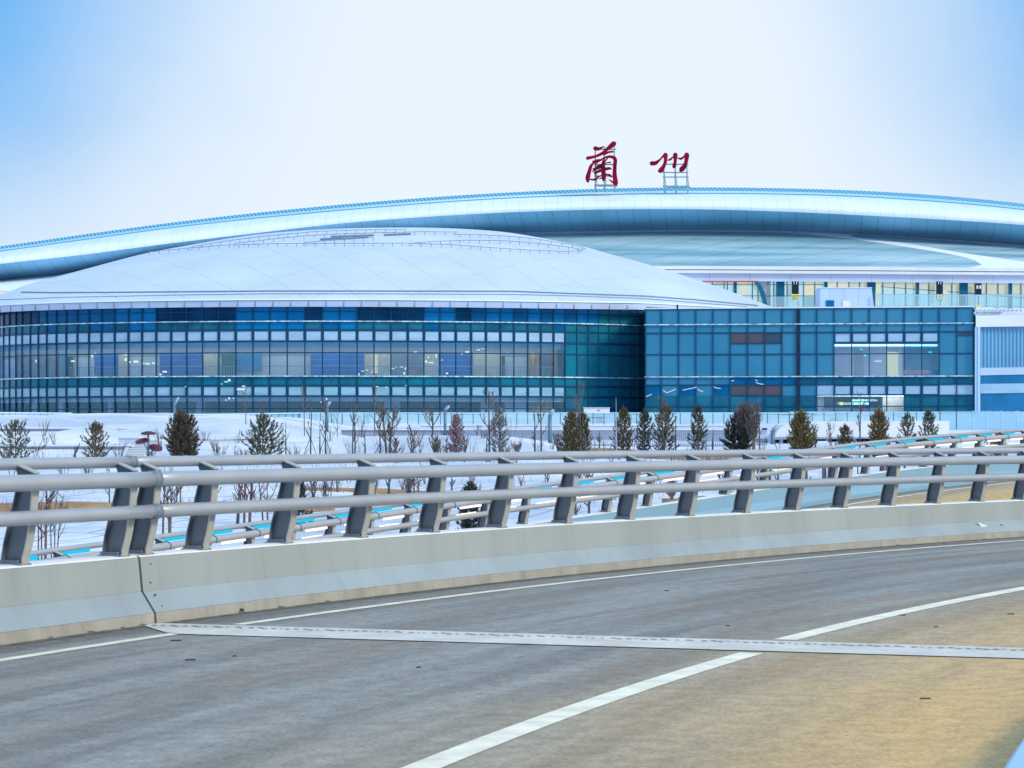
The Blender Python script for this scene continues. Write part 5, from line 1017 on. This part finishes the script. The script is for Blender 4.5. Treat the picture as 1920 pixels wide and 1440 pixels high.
def sapling(x, ybase, ytop, label, mt='twig', spread=.3, nb=7, D=None, seed=0, r=.035, stakes=0, multi=1, pollard=False, group='leafless saplings on the snowy bank', name='bare_sapling', sub=3):
    r *= 1.2; rg = random.Random(seed * 13 + int(x * 7)); d = D or ground_d(x, ybase); k = d / FPX; base = P(x, ybase, d); base.z = ter(base.x, d) - .05; H = (EYE - (ytop - HY) * k) - base.z
    o = thing(name, label, 'tree', tuple(base), group); t = MB(); b = MB()
    for s_ in range(multi):
        lx = rg.uniform(-.5, .5) * spread * H if multi > 1 else rg.uniform(-.03, .03) * H; h = H * rg.uniform(.8, 1) if multi > 1 else H; f0 = base + Vector((rg.uniform(-.12, .12) if multi > 1 else 0, 0, 0)); m1 = f0 + Vector((lx * .3, 0, h * .45)); tp = f0 + Vector((lx, rg.uniform(-.1, .1) * H, h))
        cut = .48 if pollard else 1
        t.tube([f0, m1, m1.lerp(tp, .5), tp] if not pollard else [f0, f0 + Vector((0, 0, h * .5))], [r, r * .8, r * .45, r * .2] if not pollard else [r * 1.2, r], 5)
        for i in range(nb):
            f = rg.uniform(.28, .95) if not pollard else .5; s = (f0.lerp(m1, f / .45) if f < .45 else m1.lerp(tp, (f - .45) / .55)) if not pollard else f0 + Vector((0, 0, h * .49)); a = rg.uniform(0, 2 * PI); L_ = (1 - f * .6) * H * spread * rg.uniform(.8, 1.4)
            up = rg.uniform(1.0, 2.2) if not pollard else rg.uniform(1.2, 3); e_ = s + Vector((math.cos(a) * L_, math.sin(a) * L_ * .6, min(L_ * up, tp.z - s.z + .1))); mm_ = s.lerp(e_, .5) + Vector((math.cos(a) * L_ * .12, 0, -.04 * L_))
            b.tube([s, mm_, e_], [r * .62, r * .45, r * .25], 3, cap=False)
            for j in range(sub): g = rg.uniform(.3, .95); q = s.lerp(e_, g); b.tube([q, q + Vector((rg.uniform(-.25, .25) * L_, rg.uniform(-.2, .2) * L_, L_ * rg.uniform(.25, .6)))], [r * .34, r * .2], 3, cap=False)
    t.build('trunk', M[mt], o)
    if b.v: b.build('branches', M['twig'] if mt != 'rtwig' else M['rtwig'], o)
    for i in range(stakes):
        a = PI + .5 if i == 0 else (-.5 if i == 1 else 1.6); MB().tube([base + Vector((math.cos(a) * .55, math.sin(a) * .55, 0)), base + Vector((0, 0, H * .38))], .02, 4).build('stake', M['stake'], o)
    return o
SAP = [ # x, base y, top y, material, spread, branches, extras, where
 (140, 868, 836, 'gtrunk', .35, 6, dict(pollard=True, r=.06), 'short pollarded stump with a fan of twigs between the two leftmost pines'),
 (403, 866, 838, 'twig', .4, 6, dict(multi=2, r=.02), 'low twiggy shrub right of the dense brown pine'),
 (440, 866, 818, 'twig', .12, 4, dict(r=.018), 'thin dead stalk just left of the broad open green pine'),
 (461, 800, 729, 'twig', .14, 9, dict(r=.03, D=190), 'tall thin leafless tree rising against the glass behind the broad open pine'),
 (488, 800, 758, 'rtwig', .2, 7, dict(r=.03, D=190), 'short reddish leafless tree directly behind the top of the broad open pine'),
 (536, 866, 790, 'gtrunk', .05, 2, dict(r=.035, stakes=2), 'straight dark sapling with slanted stakes right of the broad open pine'),
 (571, 806, 722, 'twig', .14, 8, dict(r=.032, D=185), 'leafless tree rising against the glass left of the pale headed lamp pole'),
 (582, 866, 742, 'gtrunk', .10, 7, dict(r=.04, stakes=2), 'tall bare sapling on crossed stakes left of the pale headed lamp pole'),
 (600, 866, 798, 'gtrunk', .03, 1, dict(r=.045), 'thick bare stem ending at mid height left of the pale headed lamp pole'),
 (610, 866, 742, 'gtrunk', .13, 8, dict(r=.04, stakes=2), 'tall bare sapling overlapping the pale headed lamp pole'),
 (632, 812, 768, 'twig', .3, 6, dict(r=.022, D=176), 'small leafless tree in a Y shape right of the pale headed lamp pole'),
 (661, 866, 750, 'gtrunk', .10, 7, dict(r=.035), 'left stem of a close pair of bare saplings on the central snow mound'),
 (666, 866, 752, 'gtrunk', .12, 7, dict(r=.038), 'right stem of a close pair of bare saplings on the central snow mound'),
 (685, 866, 804, 'gtrunk', .10, 4, dict(r=.04), 'short bare sapling right of the close pair on the central snow mound'),
 (702, 808, 715, 'twig', .12, 9, dict(r=.03, D=172), 'tall pale leafless tree reaching up across the glass at centre left'),
 (713, 866, 770, 'gtrunk', .16, 9, dict(r=.04, stakes=1), 'leaning bare sapling in the thicket at centre left'),
 (727, 866, 742, 'gtrunk', .17, 13, dict(r=.06, multi=2), 'thickest many branched bare tree at centre left'),
 (741, 866, 818, 'trunk', .25, 7, dict(r=.05, multi=2), 'stubby brown leafless shrub right of the thick many branched tree'),
 (775, 866, 800, 'trunk', .2, 7, dict(r=.045, multi=2), 'brown leafless shrub with wavy stems between the thicket and the centre'),
 (789, 866, 815, 'twig', .2, 4, dict(r=.016, multi=2), 'faint thin stalks right of the wavy brown shrub'),
 (811, 808, 760, 'gtrunk', .3, 8, dict(r=.06, D=176), 'white topped bare sapling left of the centre lamp pole'),
 (812, 866, 816, 'trunk', .3, 9, dict(r=.045, multi=3), 'spreading leafless shrub below the white topped sapling'),
 (838, 866, 808, 'gtrunk', .15, 5, dict(r=.035, stakes=1), 'bare sapling with a stake just left of the reddish pine'),
 (872, 866, 815, 'twig', .25, 6, dict(r=.035, multi=2), 'forked leafless shrub just right of the reddish pine'),
 (894, 830, 800, 'twig', .4, 7, dict(r=.03, D=172), 'small round headed leafless tree in front of the pickets right of the reddish pine'),
 (912, 866, 820, 'gtrunk', .08, 3, dict(r=.05), 'thick dark short stem left of the pale frosted pine'),
 (918, 866, 738, 'gtrunk', .15, 12, dict(r=.055), 'tall dark leafless tree left of the pale frosted pine'),
 (925, 822, 735, 'twig', .14, 10, dict(r=.04, D=172), 'tall leafless tree behind the pale frosted pine'),
 (971, 856, 834, 'gtrunk', .5, 8, dict(r=.03, multi=3), 'low dark twiggy bush at the right foot of the snow mound'),
 (1003, 857, 768, 'gtrunk', .08, 6, dict(r=.05), 'left one of two dark bare saplings standing left of the olive pine pair'),
 (1015, 857, 748, 'gtrunk', .12, 9, dict(r=.045), 'right one of two dark bare saplings standing left of the olive pine pair'),
 (1046, 857, 808, 'twig', .28, 9, dict(r=.035, multi=2), 'pale forked leafless shrub touching the olive pine pair'),
 (1089, 857, 720, 'twig', .20, 12, dict(r=.045), 'tall pale leafless tree growing out of the olive pine pair'),
 (1098, 858, 815, 'gtrunk', .05, 2, dict(r=.04, stakes=1), 'short dark stem with a slanted stake right of the olive pine pair'),
 (1124, 842, 806, 'gtrunk', .22, 6, dict(r=.045), 'small dark T shaped bare tree in front of the pickets'),
 (1156, 857, 745, 'picket', .02, 0, dict(r=.04), 'straight pale pole like sapling left of the lone tall pine'),
 (1206, 857, 810, 'gtrunk', .05, 2, dict(r=.05), 'dark stem under the slim pine beside the glass block corner'),
 (1241, 857, 735, 'gtrunk', .15, 9, dict(r=.045), 'bare sapling piercing the tallest olive pine'),
 (1267, 857, 772, 'gtrunk', .04, 3, dict(r=.045), 'straight dark sapling right of the tallest olive pine'),
 (1324, 857, 820, 'gtrunk', .03, 1, dict(r=.035), 'short dark post like stem right of the tripod staked pine'),
 (1336, 857, 804, 'gtrunk', .03, 2, dict(r=.05), 'taller dark post like stem left of the bushy dark pine'),
 (1398, 858, 752, 'twig', .20, 22, dict(r=.035, multi=7), 'dense brown leafless shrub leaning on the bushy dark pine'),
 (1412, 858, 745, 'twig', .16, 16, dict(r=.035, multi=5), 'brown grey many stemmed leafless shrub right of the bushy dark pine'),
 (1424, 858, 765, 'twig', .12, 9, dict(r=.04), 'pale bare tree left of the stout grey pole'),
 (1522, 858, 790, 'twig', .16, 10, dict(r=.03, multi=3), 'pale twiggy stems right of the golden tipped pine'),
 (1532, 858, 784, 'twig', .18, 9, dict(r=.03, multi=2), 'tall pale twiggy stems between the golden tipped pine and the small brownish one'),
 (1556, 850, 780, 'twig', .14, 8, dict(r=.028, multi=2), 'thin pale stems left of the small brownish pine'),
 (1612, 850, 735, 'gtrunk', .12, 10, dict(r=.045, D=158), 'dark leafless tree with a very thin tall top left of the golden green pine'),
]
for i, (x, yb, yt, mt, spd, nb, kw, lab) in enumerate(SAP): sapling(x, min(yb, 866), yt, lab, mt, spd, nb, seed=i, **kw)
NEAR = [(85, 1052, 905, 'rtwig', dict(r=.035), 'brown stemmed sapling at the lower left seen below the near rails'), (72, 1052, 925, 'rtwig', dict(r=.02, multi=2), 'thin reddish stems beside the brown stemmed sapling at the lower left'), (103, 1052, 915, 'twig', dict(r=.018, multi=3), 'three thin leaning stems right of the brown stemmed sapling at the lower left'),
 (205, 950, 880, 'twig', dict(r=.03), 'thin bare tree seen between rails left of the expansion gap'), (312, 1010, 890, 'trunk', dict(r=.035, multi=3), 'forked brown shrub seen through the rails right of the expansion gap'), (336, 950, 885, 'trunk', dict(r=.03, multi=2), 'forked brown sapling in the second gap right of the expansion gap'),
 (403, 950, 885, 'gtrunk', dict(r=.03, multi=2), 'grey forked sapling seen through the third gap right of the expansion gap'), (444, 985, 890, 'gtrunk', dict(r=.03, multi=2), 'dark twin stemmed sapling between the third and fourth near posts'), (463, 992, 885, 'rtwig', dict(r=.04, multi=3), 'reddish clump of stems between the third and fourth near posts'),
 (500, 985, 892, 'rtwig', dict(r=.03, multi=2), 'reddish thin stems left of the fourth near post'), (590, 950, 890, 'gtrunk', dict(r=.035, multi=2), 'dark thin trunks right of the fourth near post'), (605, 948, 890, 'gtrunk', dict(r=.03, multi=2), 'second pair of dark thin trunks right of the fourth near post'), (618, 948, 895, 'twig', dict(r=.02, multi=2), 'pale thin stems left of the fifth near post'),
 (700, 930, 880, 'twig', dict(r=.025, multi=2), 'thin crossing stems right of the fifth near post'), (729, 930, 875, 'gtrunk', dict(r=.05), 'dark trunk between the fifth and sixth near posts'), (768, 930, 880, 'gtrunk', dict(r=.06, multi=2), 'stout dark forked sapling left of the sixth near post'), (781, 930, 878, 'rtwig', dict(r=.03, multi=2), 'reddish forked stems left of the sixth near post'),
 (847, 920, 890, 'twig', dict(r=.04), 'small Y shaped bare tree between the sixth and seventh near posts'), (888, 925, 890, 'twig', dict(r=.02), 'leaning thin stem left of the seventh near post'), (1027, 910, 885, 'twig', dict(r=.02, multi=3), 'thin leaning stems left of the eighth near post'), (1087, 910, 880, 'gtrunk', dict(r=.04, multi=2), 'dark trunks right of the eighth near post'), (1105, 990, 885, 'gtrunk', dict(r=.045), 'dark upright sapling seen low between the eighth and ninth near posts'), (1080, 1000, 935, 'rtwig', dict(r=.03, multi=2), 'forked reddish shrub low left of the ninth near post'),
 (1258, 950, 895, 'twig', dict(r=.025, multi=5), 'dense grey brush on brown soil left of the eleventh near post'), (1300, 950, 890, 'twig', dict(r=.025, multi=5), 'dense grey brush on brown soil right of the eleventh near post'), (1350, 945, 885, 'gtrunk', dict(r=.05), 'dark trunk on brown soil behind the far lower rail'), (1360, 945, 885, 'gtrunk', dict(r=.035, multi=2), 'dark thin trunks on brown soil behind the far lower rail')]
for i, (x, yb, yt, mt, kw, lab) in enumerate(NEAR): sapling(x, yb, yt, lab, mt, .22, 7, seed=100 + i, group='leafless shrubs below the ramp', sub=2, **kw)
rg = random.Random(77)
SLIM = sorted([rg.uniform(1400, 1580) for _ in range(12)] + [rg.uniform(1600, 1900) for _ in range(14)])
ORD = ['%s' % w for w in 'first second third fourth fifth sixth seventh eighth ninth tenth eleventh twelfth thirteenth fourteenth'.split()]
for q in range(26):                               # thin trunks standing behind the far ramp
    x = SLIM[q]; sapling(x, 905 - (x - 1400) * .07, 850 - (x - 1400) * .06, (ORD[q] + ' slim bare trunk from the left glimpsed through the far ramp rails' if q < 13 else ORD[25 - q] + ' slim bare trunk from the right edge glimpsed through the far ramp rails'), rg.choice(('gtrunk', 'trunk', 'twig')), .14, 4, D=rg.uniform(108, 128), seed=200 + q, r=rg.choice((.03, .05, .07)), group='slim trunks behind the far ramp', sub=1)
def fan(x, y, d, n, h, mt, seed, name, label):
    rg = random.Random(seed); m = MB(); b = P(x, y, d); b.z = ter(b.x, d)
    for i in range(n): dx, hh = rg.uniform(-1, 1), rg.uniform(.5, 1) * h; m.tube([b + Vector((dx * .2, rg.uniform(-.3, .3), -.02)), b + Vector((dx * h * .6, rg.uniform(-.3, .3), hh))], [.012, .004], 3, cap=False)
    tag(m.build(name, M[mt], None), label, 'dry grass', None, 'stuff')
tm = MB(); rg = random.Random(33)
for x in [12, 60, 120, 222, 300, 385, 422, 452, 505, 520, 548, 556, 566, 612, 618, 645, 652, 676, 694, 708, 733, 750, 757, 768, 783, 798, 825, 832, 846, 862, 880, 905, 947, 958, 985, 1035, 1052, 1060, 1110, 1135, 1150, 1188, 1225, 1262, 1290, 1345, 1360, 1432, 1460] + [rg.uniform(0, 1480) for _ in range(70)]:
    d = rg.choice((rg.uniform(104, 128), rg.uniform(138, 152), rg.uniform(146, 158), rg.uniform(158, 172))); X_ = xat(x, d); z = ter(X_, d); hh = rg.uniform(.5, 1.5)
    for q in range(rg.randint(4, 9)):
        a, c = rg.uniform(-.45, .45), rg.uniform(-.3, .3); h = hh * rg.uniform(.5, 1); p = Vector((X_ + a * .2, d, z - .03)); e_ = p + Vector((a * h, c * h, h)); tm.tube([p, p.lerp(e_, .5) + Vector((0, 0, .05)), e_], [.016, .012, .006], 3, cap=False)
        f_ = p.lerp(e_, .5); tm.tube([f_, f_ + Vector((rg.uniform(-.2, .2), 0, h * .35))], [.009, .005], 3, cap=False)
tag(tm.build('dry_thicket', M['twig'], fix=False), 'thin leafless twigs and seedlings scattered through the snow', 'twigs', None, 'stuff')
wm = MB(); rg = random.Random(21)                 # dry weeds poking through the snow
for q in range(1500):
    if q < 420: x, d = rg.uniform(-30, 640), rg.uniform(97, 104)
    elif q < 640: x, d = rg.uniform(0, 1250), rg.uniform(132, 165)
    elif q < 900: x, d = rg.uniform(1040, 1560), rg.uniform(92, 168)
    else: x, d = rg.uniform(-30, 1300), rg.choice((112, 121, 138, 150, 158, 176)) + rg.gauss(0, 1.2)
    X_ = xat(x, d); z = ter(X_, d); h = rg.uniform(.08, .34); wm.tube([(X_, d, z - .03), (X_ + rg.uniform(-.12, .12), d, z + h)], [.010, .004], 3, cap=False)
tag(wm.build('dry_weeds', M['rtwig'], fix=False), 'dry reddish weeds poking through the snow in loose rows', 'weeds', None, 'stuff')
print('objects', len(S.objects))
